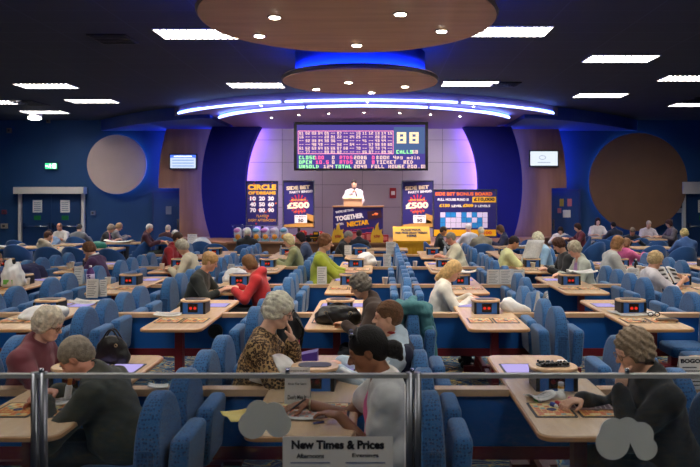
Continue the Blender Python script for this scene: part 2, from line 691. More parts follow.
canopy(-.38, 22.2, 6.29, 1.0, 4.16, CZ - .005, 'upper_tier', [M_violet])
canopy(-.43, 20.52, 4.40, 1.12, 4.05, 4.155, 'lower_tier', [M_violet])
for cx, cy, R, a, z, nm in ((-.38, 22.2, 6.33, .93, 4.19, 'upper'), (-.43, 20.52, 4.44, 1.09, 4.08, 'lower')):
    for a0, a1, w in ((-a, -.32, 'left'), (-.30, .36, 'middle'), (.38, a, 'right')):
        p = [(x, y, z) for x, y in arc_pts(cx, cy, R, a0, a1, 20)]
        n = MB().tube(p, .024, 8).build('neon_tube', M_neonw)
        tag(n, 'blue white neon tube, %s length along the %s canopy edge' % (w, nm), 'neon tube', 'neon tubes on the canopy')
        n2 = MB().tube([(x, y + .07, z + .045) for x, y, z in p], .012, 6).build('glow_strip', M_neon, n)
for i, (x, y, zz) in enumerate([(-2.9, 18.2, 4.05), (-2.1, 17.6, 4.05), (-1.3, 17.3, 4.05), (-.4, 17.1, 4.05), (.5, 17.2, 4.05), (1.3, 17.5, 4.05), (2.1, 17.9, 4.05), (-2.9, 16.65, 4.16), (-.3, 16.0, 4.16), (2.3, 16.75, 4.16)]):
    d = thing('downlight', '%s small recessed downlight in the stage canopy, counted from the left' % ('first', 'second', 'third', 'fourth', 'fifth', 'sixth', 'seventh', 'eighth', 'ninth', 'tenth')[i] if i < 7 else 'small recessed downlight between the neon lines, %s' % ('left of the middle', 'at the middle', 'right of the middle')[i - 7], 'downlight', (x, y, zz))
    MB().lathe([(.05, -.006), (.05, 0), (.03, 0)], 12).build('trim_ring', M_steel, d)
    MB().lathe([(.024, -.009), (.022, -.006)], 12).build('lamp', M_spot, d)

# blue bulkheads running from the canopy out to the side walls
for side, p0, p1, nm in ((-1, (-4.6, 18.4), (-9.0, 21.95), 'left'), (1, (3.9, 18.4), (8.3, 21.95), 'right')):
    q = []
    for i in range(13):
        t = i / 12
        x = p0[0] + (p1[0] - p0[0]) * t
        y = p0[1] + (p1[1] - p0[1]) * (t ** 1.5)
        q.append((x, y))
    poly = q + [(p0[0], 21.95)]
    if side < 0:
        poly.reverse()
    struct('trim_%d' % k, MB().prism(poly, 4.05, CZ - .004), M_bulk, 'blue bulkhead curving from the canopy to the %s wall' % nm, 'bulkhead')
    k += 1


def spot(name, loc, dr, watts, deg, col=(1, .9, .76)):
    l = bpy.data.lights.new(name, 'SPOT')
    l.energy = watts
    l.color = col
    l.spot_size = math.radians(deg)
    l.spot_blend = .9
    l.shadow_soft_size = .06
    o = bpy.data.objects.new(name, l)
    COL.objects.link(o)
    o.location = loc
    o.rotation_euler = Vector(dr).to_track_quat('-Z', 'Y').to_euler()


for x, y, zz in [(-2.9, 18.2, 4.02), (-2.1, 17.6, 3.97), (-1.3, 17.3, 3.97), (-.4, 17.1, 3.97), (.5, 17.2, 3.97), (1.3, 17.5, 3.97), (2.1, 17.9, 3.97)]:
    spot('canopy_beam', (x, y, zz), (0, .8, -1), 150, 130, (1, .88, .86))
# ---- suspended ceiling discs
for (x, y, r, z, spots, nm) in ((-.35, 7.55, 1.62, 3.88, [(-1.135, 7.33), (.216, 7.2), (-1.45, 8.18), (.72, 7.95), (-.296, 8.69)], 'nearer and larger'),
                                (-.34, 11.75, 1.33, 3.90, [(-1.16, 12.4), (-.54, 11.66), (-.16, 12.8), (.445, 12.1)], 'farther and smaller')):
    d = thing('ceiling_disc', 'round brown suspended ceiling disc, %s of the two, with small downlights' % nm, 'ceiling disc', (x, y, z))
    MB().prism(circ(r, 72), 0, .09, .008).build('disc', M_disc, d)
    MB().tube([(a, b, .045) for a, b in circ(r - .01, 72)], .035, 8, closed=True).build('rim', mat('rim_dark', C(70, 56, 48), .5), d)
    MB().lathe([(r * .84, .09), (r * .84, CZ - z - .003)], 64).build('drum', mat('drum_blue', C(60, 90, 190), .6), d)
    MB().tube([(a, b, .103) for a, b in circ(r * .885, 64)], .012, 6, closed=True).build('cove_light', M_ledb if r < 1.5 else emat('cove_led_blue_bright', (.01, .06, 1, 1), 110), d)
    for (sx, sy) in spots:
        f = MB().lathe([(.075, -.012), (.08, -.004), (.08, 0)], 16).build('downlight_ring', M_steel, d)
        f.location = (sx - x, sy - y, 0)
        g = MB().lathe([(.058, -.016), (.058, -.011)], 16).build('lamp', M_spot, f)
        spot('downlight_beam', (sx, sy, z - .03), (0, 0, -1), 70, 70)

# ---- recessed fluorescent troffers
def troffer_mesh():
    fr, em, lv = MB(), MB(), MB()
    for a in ((-.6, -.585, -.3, .3), (.585, .6, -.3, .3), (-.6, .6, -.3, -.285), (-.6, .6, .285, .3)):
        fr.box(*a, -.02, 0)
    em.box(-.585, .585, -.285, .285, -.006, -.001)
    for i in range(1, 12):
        x = -.585 + 1.17 * i / 12
        lv.box(x - .009, x + .009, -.285, .285, -.03, -.007)
    for j in (-.14, 0, .14):
        lv.box(-.585, .585, j - .009, j + .009, -.031, -.007)
    return fr.mesh('frame', M_white), em.mesh('diffuser', M_troff), lv.mesh('louvre', mat('louvre_grey', C(140, 142, 150), .3))


TF, TE, TL = troffer_mesh()
tro = [(1.91, 10.1, 'right of the nearer ceiling disc'), (-2.74, 10.25, 'left of the nearer ceiling disc'), (-2.73, 15.0, 'left of the farther ceiling disc'),
       (1.95, 14.8, 'right of the farther ceiling disc'), (4.27, 12.1, 'on the right, above the brown wall disc'), (5.34, 16.5, 'on the right, above the right television'),
       (6.45, 14.1, 'on the right, cut by the picture edge, larger'), (8.4, 18.2, 'on the right, cut by the picture edge, smaller'),
       (-7.4, 15.1, 'on the left, nearest in the left group'), (-7.4, 17.5, 'on the left, above the grey wall disc'), (-9.8, 17.7, 'at the left edge, cut by the picture edge'),
       (-9.75, 19.8, 'on the left, farthest and smallest in its group'),
       (-2.74, 5.6, ''), (1.91, 5.6, ''), (-2.74, 1.3, ''), (1.91, 1.3, ''), (-5.8, 2.6, ''), (5.2, 2.6, ''), (4.27, 7.4, ''), (-6.0, 8.0, ''), (8.4, 9.5, ''), (-9.75, 11.8, '')]  # unlabelled ones are unseen panels, added to light the near rows
for x, y, w in tro:
    if w:
        d = thing('ceiling_light', 'recessed fluorescent ceiling light panel %s' % w, 'ceiling light', (x, y, CZ))
    else:
        d = thing('ceiling_light', 'unseen fluorescent ceiling light panel added nearer than the glass-rail view shows', 'ceiling light', (x, y, CZ), group='unseen ceiling lights added nearer than the view')
    inst('frame', TF, d)
    inst('diffuser', TE, d)
    inst('louvre', TL, d)
# air vents and a round lamp
for x, y, w, dd, lab in ((-4.15, 10.6, .6, .6, 'dark square air vent in the ceiling left of the near light'), (-9.2, 17.9, .6, .9, 'small brownish air vent at far left of the ceiling'), (8.1, 17.2, .6, .6, 'small brownish air vent at far right of the ceiling'), (2.75, 14.9, .6, .5, 'dark air vent beside the light right of the farther disc')):
    d = thing('air_vent', lab, 'vent', (x, y, CZ))
    MB().box(-w / 2, w / 2, -dd / 2, dd / 2, -.02, 0).build('frame', mat('vent_dark', C(36, 32, 34), .6), d)
    v = MB()
    for i in range(6):
        yy = -dd / 2 + dd * (i + .5) / 6
        v.box(-w / 2 + .04, w / 2 - .04, yy - .012, yy + .012, -.03, -.02)
    v.build('louvre', M_black, d)
d = thing('round_ceiling_lamp', 'round bright ceiling lamp at far left below the light panels', 'ceiling lamp', (-10.3, 20.3, CZ))
MB().lathe([(.16, -.12), (.2, -.06), (.2, 0)], 20).build('housing', M_white, d)
MB().ell((0, 0, -.13), (.19, .19, .06)).build('lamp', emat('lamp_warm', (1, .93, .8, 1), 9), d)

# ---- wall discs with halo light behind
for px, py, r, yy, m, lab in ((117, 164.5, .95, 21.8, mat('disc_grey', C(186, 166, 158), .6, noise=.04, nscale=2), 'round pale grey wall disc with blue halo left of the stage'),
                              (638, 182, 1.57, 21.8, mat('disc_tan', C(124, 90, 64), .6, noise=.05, nscale=2), 'large round brown wall disc with blue halo right of the stage')):
    x, _, z = at(px, py, yy)
    d = thing('wall_disc', lab, 'wall disc', (x, yy, z))
    MB().prism(circ(r, 64), -.04, .04, .01, axis='y').build('disc', m, d)
    h = MB().tube([(a, .14, b) for a, b in circ(r * .93, 60)], .02, 6, closed=True).build('halo_light', M_ledc, d)


# ---- televisions
for px, py, w, lab in ((183, 161.5, .86, 'wall television showing a blue text screen, left of the stage'), (544, 158.5, .92, 'wall television showing a white screen, right of the stage')):
    x, _, z = at(px, py, 21.2)
    d = thing('television', lab, 'television', (x, 21.2, z))
    hgt = w * .56
    MB().prism(rrect(w, hgt, .02), 0, .08, .01, axis='y').build('casing', M_black, d) if False else MB().box(-w / 2, w / 2, 0, .08, -hgt / 2, hgt / 2).build('casing', M_black, d)
    MB().box(-.1, .1, .08, .2, -.1, .1).build('bracket', M_black, d)
    a, b = w / 2 - .035, hgt / 2 - .035
    if px < 300:
        s = MB().box(-a, a, -.004, 0, -b, b).build('screen', emat('screen_pale', (.66, .78, 1, 1), .62), d)
        MB().box(-a, a, -.007, -.004, b * .55, b).build('title_bar', emat('screen_blue', (.05, .12, .7, 1), 1.2), s)
        t = MB()
        put_text(t, 'CONGRATULATIONS', 0, b * .77, a * 1.5, .05, -.008)
        t.build('lettering', emat('screen_text', (.9, .95, 1, 1), 1.6), s) if False else MB().box(-a * .7, a * .7, -.009, -.007, b * .72, b * .84).build('title_line', emat('screen_text', (.9, .95, 1, 1), 1.6), s)
        t = MB()
        for j in range(4):
            t.box(-a * .85, a * .85, -.007, -.004, -b * .75 + j * .09, -b * .75 + j * .09 + .03)
        t.build('text_lines', emat('screen_line', (.3, .48, .95, 1), .5), s)
    else:
        s = MB().box(-a, a, -.004, 0, -b, b).build('screen', emat('screen_white', (.80, .88, 1, 1), .62), d)
        t = MB()
        t.tube([(-.05 + .1 * math.cos(u / 8 * PI), -.006, .03 + .06 * math.sin(u / 8 * PI)) for u in range(17)], .008, 5)
        t.box(-.2, .2, -.007, -.004, -.13, -.115)
        t.build('drawing', emat('screen_grey', (.4, .5, .75, 1), .35), s)


# ---- doors
def sign_box(par, name, x0, x1, z0, z1, y, m):
    return MB().box(x0, x1, y - .008, y, z0, z1).build(name, m, par)


M_paper = mat('paper_white', C(225, 222, 216), .7)
M_green = mat('sign_green', C(20, 110, 50), .5)
d = thing('door_1', 'single blue door with a small notice, left of the stage', 'door', (at(167.5, 0, 21.9)[0], 21.9, 0))
d['kind'] = 'structure'
MB().box(-.44, .44, .02, .08, 0, 2.04).build('leaf', M_door, d)
f = MB().box(-.5, -.44, 0, .1, 0, 2.12).box(.44, .5, 0, .1, 0, 2.12).box(-.44, .44, 0, .1, 2.04, 2.12).build('frame', mat('frame_blue', C(30, 54, 110), .5), d)
sign_box(d, 'notice', -.06, .12, 1.36, 1.62, .02, mat('notice_grey', C(120, 125, 150), .6))
MB().box(.3, .36, 0, .02, .85, 1.2).build('push_plate', M_steel, d)
d = thing('door_2', 'single blue door with four warning notices, right of the stage', 'door', (at(564.5, 0, 21.9)[0], 21.9, 0))
d['kind'] = 'structure'
MB().box(-.46, .46, .02, .08, 0, 2.1).build('leaf', M_door, d)
MB().box(-.52, -.46, 0, .1, 0, 2.18).box(.46, .52, 0, .1, 0, 2.18).box(-.46, .46, 0, .1, 2.1, 2.18).build('frame', MATS['frame_blue'], d)
sign_box(d, 'notice', -.15, -.02, 1.62, 1.86, .02, mat('notice_yellow', C(190, 160, 60), .6))
sign_box(d, 'notice', .1, .24, 1.62, 1.86, .02, mat('notice_red', C(190, 110, 120), .6))
sign_box(d, 'notice', -.22, -.1, 1.4, 1.56, .02, mat('notice_red', C(190, 110, 120), .6))
sign_box(d, 'notice', -.05, .2, 1.26, 1.5, .02, M_paper)
MB().box(-.38, -.32, 0, .02, .85, 1.2).build('push_plate', M_steel, d)


def double_door(name, label, x0, x1, ztop):
    d = thing(name, label, 'door', ((x0 + x1) / 2, 21.85, 0))
    d['kind'] = 'structure'
    w = (x1 - x0) / 2
    for s in (-1, 1):
        l = MB().box(min(0, s * (w - .12)) + .006, max(0, s * (w - .12)) - .006, .02, .08, 0, 2.02).build('leaf', mat('door_dark', C(18, 52, 96), .5), d)
        p = MB().tube([(s * .06, -.05, .98), (s * (w - .2), -.05, .98)], .02, 8)
        for u in (.06, w - .2):
            p.box(s * u - .02, s * u + .02, -.05, .02, .9, 1.08)
        p.build('push_bar', M_steel, l)
        sign_box(l, 'notice', s * w * .42 - .15, s * w * .42 + .15, 1.42, 1.82, .02, M_paper)
        g = sign_box(l, 'exit_notice', s * w * .42 - .11, s * w * .42 + .11, 1.18, 1.32, .02, M_green)
        t = MB()
        for j in range(5):
            t.box(s * w * .42 - .11, s * w * .42 + .11, .006, .011, 1.48 + j * .06, 1.5 + j * .06)
        t.build('notice_lines', mat('notice_grey', C(120, 125, 150), .6), l)
    MB().box(-w, -w + .09, 0, .1, 0, 2.02).box(w - .09, w, 0, .1, 0, 2.02).build('frame', M_white, d)
    MB().box(-w - .06, w + .06, -.18, .1, 2.02, ztop).build('shutter_box', M_white, d)
    return d


double_door('door_3', 'blue double doors with push bars under a white shutter box', at(18, 0, 21.85)[0], at(84, 0, 21.85)[0], 2.24)
double_door('door_4', 'right-hand blue double doors with push bar, half out of view', at(683, 0, 21.85)[0], at(752, 0, 21.85)[0], 2.4)

# ---- exit sign and small wall fittings
x, y, z = at(51, 166, 21.9)
d = thing('exit_sign', 'small lit green and white running man exit sign', 'exit sign', (x, 21.9, z))
MB().box(-.21, .21, 0, .08, -.11, .11).build('housing', mat('sign_green_dark', C(12, 60, 40), .5), d)
MB().box(-.19, .19, -.004, 0, -.09, .09).build('panel', emat('exit_green', (.05, .55, .22, 1), 1.3), d)
t = MB().ell((-.02, -.008, .055), (.016, .004, .016), 8, 6)
t.tube([(-.02, -.007, .04), (-.035, -.007, -.01), (0, -.007, -.03), (-.01, -.007, -.07)], .011, 5).tube([(-.035, -.007, -.01), (-.065, -.007, -.03), (-.09, -.007, -.03)], .01, 5)
t.tube([(-.025, -.007, .03), (.02, -.007, .01)], .008, 5).tube([(-.025, -.007, .03), (-.06, -.007, .01)], .008, 5)
t.box(.06, .16, -.008, -.005, -.07, .07).box(-.17, -.11, -.008, -.005, -.02, .02)
t.build('running_man', emat('exit_white', (.85, 1, .9, 1), 2.2), d)
for px, py, w, h, c, lab in ((9, 130.5, .14, .16, C(120, 110, 96), 'small beige box high on the wall at far left'), (4, 226, .2, .16, C(160, 150, 140), 'pale switch plate left of the shuttered doors'),
                             (4, 212, .14, .14, C(110, 40, 60), 'red fire call point left of the shuttered doors'), (93, 213, .14, .14, C(110, 120, 140), 'small round alarm on wall right of the shuttered doors'),
                             (48, 121, .1, .12, C(120, 110, 96), 'small sensor high on the wall near the exit sign'), (680, 205, .3, .5, C(170, 165, 165), 'white notice beside the far right doors'),
                             (660, 222, .22, .16, C(160, 150, 135), 'pale switch plate below the brown wall disc, left one'), (669, 222, .22, .16, C(160, 150, 135), 'pale switch plate below the brown wall disc, right one')):
    x, y, z = at(px, py, 21.95)
    d = thing('wall_fitting', lab, 'wall fitting', (x, 21.95, z))
    MB().box(-w / 2, w / 2, -.02, .05, -h / 2, h / 2).build('plate', mat('fit_%d_%d' % (px, py), c, .5), d)
    MB().box(-w / 5, w / 5, -.035, -.02, -h / 5, h / 5).build('button', mat('fit_dark', C(60, 50, 50), .5), d)
x, y, z = at(393, 193, 21.2)
d = thing('fire_call_point', 'small red fire call point on the grey stage wall', 'fire call point', (x, 21.2, z))
MB().box(-.1, .1, 0, .06, -.16, .16).build('box', mat('call_red', C(150, 30, 40), .5), d)
MB().box(-.06, .06, -.012, 0, -.06, .06).build('window', M_paper, d)
# ================================================================ STAGE SIGNS
M_navyprint = mat('print_navy', C(30, 24, 98), .5)
M_gold = mat('print_gold', C(240, 180, 40), .5)
M_cream = mat('print_cream', C(245, 225, 190), .5)
M_pwhite = mat('print_white', C(242, 238, 240), .5)
M_red = mat('print_red', C(205, 30, 50), .5)
M_orange = mat('print_orange', C(235, 110, 40), .5)
M_yellow = mat('print_yellow', C(236, 172, 12), .5)
M_pblack = mat('print_black', C(20, 16, 24), .5)
M_pcyan = mat('print_cyan', C(30, 130, 200), .5)
M_violetp = mat('print_violet', C(70, 40, 120), .5)


def board(name, label, px0, px1, py0, py1, yy, cat='sign', bg=None, frame=True, foot=None):
    x0, _, z1 = at(px0, py0, yy)
    x1, _, z0 = at(px1, py1, yy)
    d = thing(name, label, cat, ((x0 + x1) / 2, yy, z0))
    w, h = x1 - x0, z1 - z0
    MB().box(-w / 2, w / 2, 0, .03, 0, h).build('panel', bg or M_navyprint, d)
    if frame:
        f = MB()
        for a in ((-w / 2 - .03, -w / 2, -.03, h + .03), (w / 2, w / 2 + .03, -.03, h + .03), (-w / 2, w / 2, h, h + .03), (-w / 2, w / 2, -.03, 0)):
            f.box(a[0], a[1], -.015, .04, a[2], a[3])
        f.build('frame', M_steel, d)
    if foot is not None:
        MB().box(-w * .35, w * .35, .03, .25, foot - z0, foot - z0 + .02).box(-.04, .04, .03, .06, foot - z0, .3).build('stand', M_black, d)
    return d, w, h


def letters(d, w, h, rows, y=-.004):
    """rows: (text, cx, cz, width, height, material, bold, tilt) as fractions of the board"""
    by = {}
    for s, cx, cz, tw, th, m, bd, ti in rows:
        mb = by.setdefault(m.name, (MB(), m))[0]
        put_text(mb, s, cx * w, cz * h, tw * w, th * h, y, bd, ti)
    for mb, m in by.values():
        mb.build('lettering', m, d)


def confetti(d, w, h, n, ms, seed, z0=0, z1=1):
    rg = random.Random(seed)
    for m in ms:
        mb = MB()
        for i in range(n):
            x, z, s = rg.uniform(-.48, .48) * w, rg.uniform(z0, z1) * h, rg.uniform(.012, .03)
            mb.add([(x - s, -.002, z), (x, -.002, z - s), (x + s, -.002, z), (x, -.002, z + s)], [(0, 1, 2, 3)])
        mb.build('confetti', m, d)


def flame(mb, x, z, w, h, y):
    prof = [(-.5, 0), (.5, 0), (.52, .3), (.38, .5), (.46, .68), (.2, .62), (.1, .84), (.12, 1.0), (-.12, .82), (-.2, .6), (-.3, .72), (-.44, .5), (-.52, .25)]
    mb.add([(x + a * w, y, z + b * h) for a, b in prof], [list(range(len(prof)))])


d, w, h = board('poster_board', 'framed circle poster with gold title and nine white numbers', 247, 277, 182, 225, 18.9, foot=SZ)
confetti(d, w, h, 14, [M_red, M_orange], 3)
letters(d, w, h, [('CIRCLE', 0, .88, .94, .13, M_gold, .05, 0), ('OF DREAMS', 0, .745, .92, .075, M_gold, .05, 0),
                  ('10', -.3, .615, .2, .1, M_pwhite, .05, 0), ('20', 0, .615, .2, .1, M_pwhite, .05, 0), ('30', .3, .615, .2, .1, M_pwhite, .05, 0),
                  ('40', -.3, .48, .2, .1, M_pwhite, .05, 0), ('50', 0, .48, .2, .1, M_pwhite, .05, 0), ('60', .3, .48, .2, .1, M_pwhite, .05, 0),
                  ('70', -.3, .345, .2, .1, M_pwhite, .05, 0), ('80', 0, .345, .2, .1, M_pwhite, .05, 0), ('90', .3, .345, .2, .1, M_pwhite, .05, 0),
                  ('PLAYED', 0, .21, .36, .055, M_gold, .0, 0), ('EVERY AFTERNOON', 0, .11, .9, .06, M_gold, .0, 0)])
for px0, px1, lab in ((284, 313.5, 'framed 500 pound party bingo poster, left of the caller'), (402.5, 432.5, 'framed 500 pound party bingo poster, right of the caller')):
    d, w, h = board('poster_board', lab, px0, px1, 181.5, 227, 19.1, foot=SZ)
    t = MB()
    t.add([(-.5 * w, -.002, 0), (.5 * w, -.002, 0), (.5 * w, -.002, .10 * h), (.3 * w, -.002, .17 * h), (-.1 * w, -.002, .08 * h), (-.5 * w, -.002, .05 * h)], [range(6)])
    t.add([(.22 * w, -.002, .08 * h), (.5 * w, -.002, .08 * h), (.5 * w, -.002, .25 * h), (.27 * w, -.002, .30 * h)], [range(4)])
    t.build('gold_coins', mat('print_goldbrown', C(190, 140, 70), .5), d)
    t = MB()
    for i in range(16):
        a = 2 * PI * i / 16
        t.add([(0, -.003, .5 * h), (.33 * w * math.cos(a - .06), -.003, .5 * h + .33 * w * math.sin(a - .06)), (.33 * w * math.cos(a + .06), -.003, .5 * h + .33 * w * math.sin(a + .06))], [(0, 1, 2)])
    t.build('burst', M_red, d)
    MB().box(-.14 * w, .28 * w, -.004, 0, .09 * h, .26 * h).build('number_card', M_pwhite, d)
    letters(d, w, h, [('SIDE BET', -.02, .865, .8, .085, M_cream, .05, .06), ('PARTY BINGO', .08, .775, .78, .055, M_pwhite, .04, .06),
                      ('MAIN EVENT', 0, .595, .5, .04, M_gold, .02, .0), ('£500', -.02, .475, .76, .14, M_cream, .05, .04), ('JACKPOTS', .02, .335, .4, .05, M_orange, .03, .03),
                      ('50', .07, .145, .18, .08, M_pblack, .04, 0), ('NUMBERS', .07, .225, .36, .03, M_pblack, .01, 0)], -.007)
d, w, h = board('bonus_board', 'wide bonus board poster with blue and white number grid', 434, 496, 190.5, 236, 18.6, foot=SZ)
confetti(d, w, h, 10, [M_orange, M_pwhite], 9, .1, .35)
MB().box(-.5 * w, .5 * w, -.003, 0, 0, .14 * h).build('gold_band', M_yellow, d)
MB().box(.12 * w, .5 * w, -.003, 0, .74 * h, .86 * h).build('prize_patch', M_gold, d)
cell = {'w': MB(), 'c': MB()}
G = ['wcwcwcwcw', 'cwwwccwcw', 'cwwwwwcww']
G = ['wccwcwcww', 'cwwwccwcw', 'cwwwwwccw']
for r in range(3):
    for q in range(9):
        a, b = (-.4 + q * .085) * w, (.52 - r * .115) * h
        cell[G[r][q]].box(a + .004, a + .085 * w - .004, -.004, 0, b - .11 * h, b)
cell['w'].build('grid_pattern', mat('print_lilac', C(215, 205, 235), .5), d)
cell['c'].build('grid_pattern', M_pcyan, d)
letters(d, w, h, [('SIDE BET BONUS BOARD', -.02, .925, .92, .075, M_orange, .04, 0), ('FULL HOUSE FUND IS', -.19, .80, .5, .055, M_pwhite, .03, 0), ('£10,000', .31, .80, .34, .09, M_pblack, .05, 0),
                  ('£150', -.33, .67, .17, .07, M_gold, .05, 0), ('LEVEL', -.13, .66, .17, .05, M_pwhite, .03, 0), ('£500', .05, .67, .17, .07, M_gold, .05, 0), ('2 LEVELS', .28, .66, .25, .05, M_pwhite, .03, 0),
                  ('£100', .33, .07, .2, .07, M_red, .03, 0)], -.006)

# ---- caller's podium with printed front
x0, _, z1 = at(333, 206, 17.75)
x1, _, z0 = at(383, 236, 17.75)
d = thing('podium', "caller's podium with a purple printed front about getting together", 'podium', ((x0 + x1) / 2, 17.75, SZ))
w, h = x1 - x0, z1 - SZ
MB().box(-w / 2, w / 2, 0, .55, 0, h - .03).build('body', M_navyprint, d)
MB().box(-w / 2 - .02, w / 2 + .02, -.02, .58, h - .03, h).build('top', M_wood, d)
t = MB()
flame(t, -.4 * w, .05 * h, .2 * w, .3 * h, -.003)
flame(t, .36 * w, .02 * h, .25 * w, .4 * h, -.003)
t.build('flame_print', mat('print_flame', C(255, 200, 60), .5), d)
c = MB()
c.xf = Matrix.Translation((.33 * w, -.004, .78 * h)) @ Matrix.Rotation(-.12, 4, 'Y')
c.box(-.14 * w, .14 * w, -.004, 0, -.1 * h, .1 * h)
c.build('card_print', mat('print_plum', C(60, 24, 40), .5), d)
t = MB()
t.ell((.36 * w, -.01, .79 * h), (.055, .002, .035), 10, 6)
t.ell((.30 * w, -.01, .77 * h), (.03, .002, .02), 10, 6)
t.build('card_emblem', M_orange, d)
letters(d, w, h, [("WE'RE GETTING", -.27, .87, .36, .06, M_pwhite, .03, .14), ('TOGETHER', -.17, .715, .56, .13, M_pwhite, .06, .14), ('WITH', -.37, .53, .15, .06, M_pwhite, .03, .12),
                  ('NECTAR', .0, .555, .44, .13, M_yellow, .06, .12), ('Collect and spend points in this club', .02, .40, .6, .035, M_red, .02, .12)], -.006)
d2 = thing('lectern_box', 'small pale wooden lectern box on the podium before the caller', 'lectern', (at(353, 0, 17.95)[0], 17.95, SZ + h))
MB().box(-.24, .24, -.1, .2, 0, .2).build('box', mat('beech', C(225, 180, 140), .5), d2)
MB().add([(-.25, -.12, .2), (.25, -.12, .2), (.25, .22, .28), (-.25, .22, .28), (-.25, -.12, .18), (.25, -.12, .18), (.25, .22, .2), (-.25, .22, .2)],
         [(0, 1, 2, 3), (4, 7, 6, 5), (0, 4, 5, 1), (1, 5, 6, 2), (2, 6, 7, 3), (3, 7, 4, 0)]).build('slope', mat('beech2', C(232, 190, 150), .5), d2)

# ---- number board
x0, _, z1 = at(294, 122, 18.6)
x1, _, z0 = at(428, 170.5, 18.6)
W, H = x1 - x0, z1 - z0
d = thing('number_board', 'large lit electronic bingo number board hanging above the stage', 'number board', ((x0 + x1) / 2, 18.6, z0))
MB().box(-W / 2, W / 2, .0, .18, 0, H).build('casing', M_black, d)
f = MB()
for a in ((-W / 2, -W / 2 + .08, 0, H), (W / 2 - .08, W / 2, 0, H), (-W / 2 + .08, W / 2 - .08, H - .08, H), (-W / 2 + .07, W / 2 - .07, 0, .06)):
    f.box(a[0], a[1], -.05, 0, a[2], a[3])
f.build('frame', mat('board_frame', C(8, 8, 12), .8, spec=.1), d)
sx0, sx1, sz0, sz1 = -W / 2 + .07, W / 2 - .07, .06, H - .07
s = MB().box(sx0, sx1, -.012, 0, sz0, sz1).build('screen', emat('board_violet', (.075, .055, .28, 1), .7), d)
gr = MB().box(sx0 + .05, sx1 - .88, -.016, -.012, .46, H - .25).build('number_field', emat('board_field', (.10, .045, .25, 1), .9), s)
MB().box(sx1 - .86, sx1 - .02, -.016, -.012, .46, H - .14).build('ball_field', emat('board_slate', (.06, .10, .22, 1), .9), s)
b = MB()
for a in ((sx0 + .04, sx0 + .055, .45, H - .24), (sx1 - .89, sx1 - .875, .45, H - .24), (sx0 + .04, sx1 - .875, .45, .465), (sx0 + .04, sx1 - .875, H - .255, H - .24)):
    b.box(a[0], a[1], -.02, -.012, a[2], a[3])
b.build('border', emat('board_pink', (1, .32, .5, 1), 1), s)
rows = ['01 02 03 04 05 -- 07 -- -- 10 11 12 13 14 15', '16 -- -- -- 20 21 22 -- 24 25 -- -- 28 29 --', '-- 32 33 34 35 36 -- 38 -- -- 41 -- 43 44 --',
        '-- -- 48 49 -- -- 52 -- 54 -- -- 57 58 59 60', '61 62 63 64 65 66 67 68 -- 70 -- 72 73 74 --', '-- 77 -- -- 80 81 82 -- -- -- 86 87 -- 89 90']
t = MB()
gw, gh = (sx1 - .88) - (sx0 + .05), H - .25 - .46
for r, l in enumerate(rows):
    for q, n in enumerate(l.split()):
        pix_text(t, n, sx0 + .075 + q * gw / 15, H - .27 - r * gh / 6, .0165, .0150, -.019)
t.build('numbers', emat('board_cream', (1, .66, .58, 1), .8), s)
t = MB()
pix_text(t, '88', sx1 - .78, H - .28, .085, .062, -.019)
t.build('lettering', emat('board_amber', (1, .70, .42, 1), .95), s)
gm, rm, om = MB(), MB(), MB()
pw, ph = .0245, .021
for mb, st_, fx, z in ((gm, 'CALLS', .775, .555), (om, '58', .895, .555), (gm, 'CLOSE', .02, .40), (rm, '100?', .14, .40), (om, '0', .275, .40), (rm, 'RTDS', .335, .40), (om, '2086', .445, .40), (rm, '0', .585, .40), (om, 'BOOK', .62, .40), (om, '4pg main', .75, .40),
                       (gm, 'OPEN', .02, .275), (rm, '10.5', .15, .275), (om, '0', .275, .275), (rm, 'RTDS', .335, .275), (om, '203', .46, .275), (rm, '8', .585, .275), (om, 'TICKET', .62, .275), (om, 'RED', .83, .275),
                       (gm, 'UNSOLD', .02, .155), (om, '124', .21, .155), (gm, 'TOTAL', .30, .155), (om, '2049', .445, .155), (om, 'FULL HOUSE', .58, .155), (gm, '#', .79, .155), (om, '200.00', .86, .155)):
    pix_text(mb, st_, sx0 + fx * (sx1 - sx0), z, pw * .95, ph * .9, -.019)
gm.build('lettering', emat('board_green', (.35, .95, .35, 1), 1), s)
rm.build('lettering', emat('board_red', (1, .12, .3, 1), 1), s)
om.build('lettering', MATS['board_cream'], s)
for sx in (-1.2, 1.2):
    MB().tube([(sx, .1, H), (sx, .1, CZ - z0 - .4)], .012, 6).build('hanger', M_black, d)

# ---- yellow ticket box, prize tables and gift bags at the stage front
x0, _, z0 = at(393, 247, 16.9)
x1, _, _ = at(430, 247, 16.9)
zt = at(0, 227, 16.9)[2]
w = x1 - x0
d = thing('ticket_box', 'large yellow prize draw ticket box with sloping lettered lid', 'ticket box', ((x0 + x1) / 2, 16.7, 0))
MB().box(-w / 2 + .03, w / 2 - .03, 0, .5, .0, zt - .35).build('body', M_yellow, d)
MB().add([(-w / 2, -.04, zt - .33), (w / 2, -.04, zt - .33), (w / 2, .5, zt), (-w / 2, .5, zt), (-w / 2, -.04, zt - .40), (w / 2, -.04, zt - .40), (w / 2, .5, zt - .40), (-w / 2, .5, zt - .40)],
         [(0, 1, 2, 3), (4, 7, 6, 5), (0, 4, 5, 1), (1, 5, 6, 2), (2, 6, 7, 3), (3, 7, 4, 0)]).build('lid', mat('lid_yellow', C(228, 166, 14), .5), d)
t = MB()
rot = Matrix.Translation((0, .23, zt - .165)) @ Matrix.Rotation(-math.atan2(.54, .33), 4, 'X')
t.xf = rot
put_text(t, 'PLACE YOUR', 0, .15, .5, .09, -.012, .06)
put_text(t, 'FREE PRIZE DRAW TICKETS', 0, .02, .8, .09, -.012, .06)
put_text(t, 'HERE', 0, -.11, .24, .09, -.012, .06)
t.build('lettering', M_pblack, d)
t = MB()
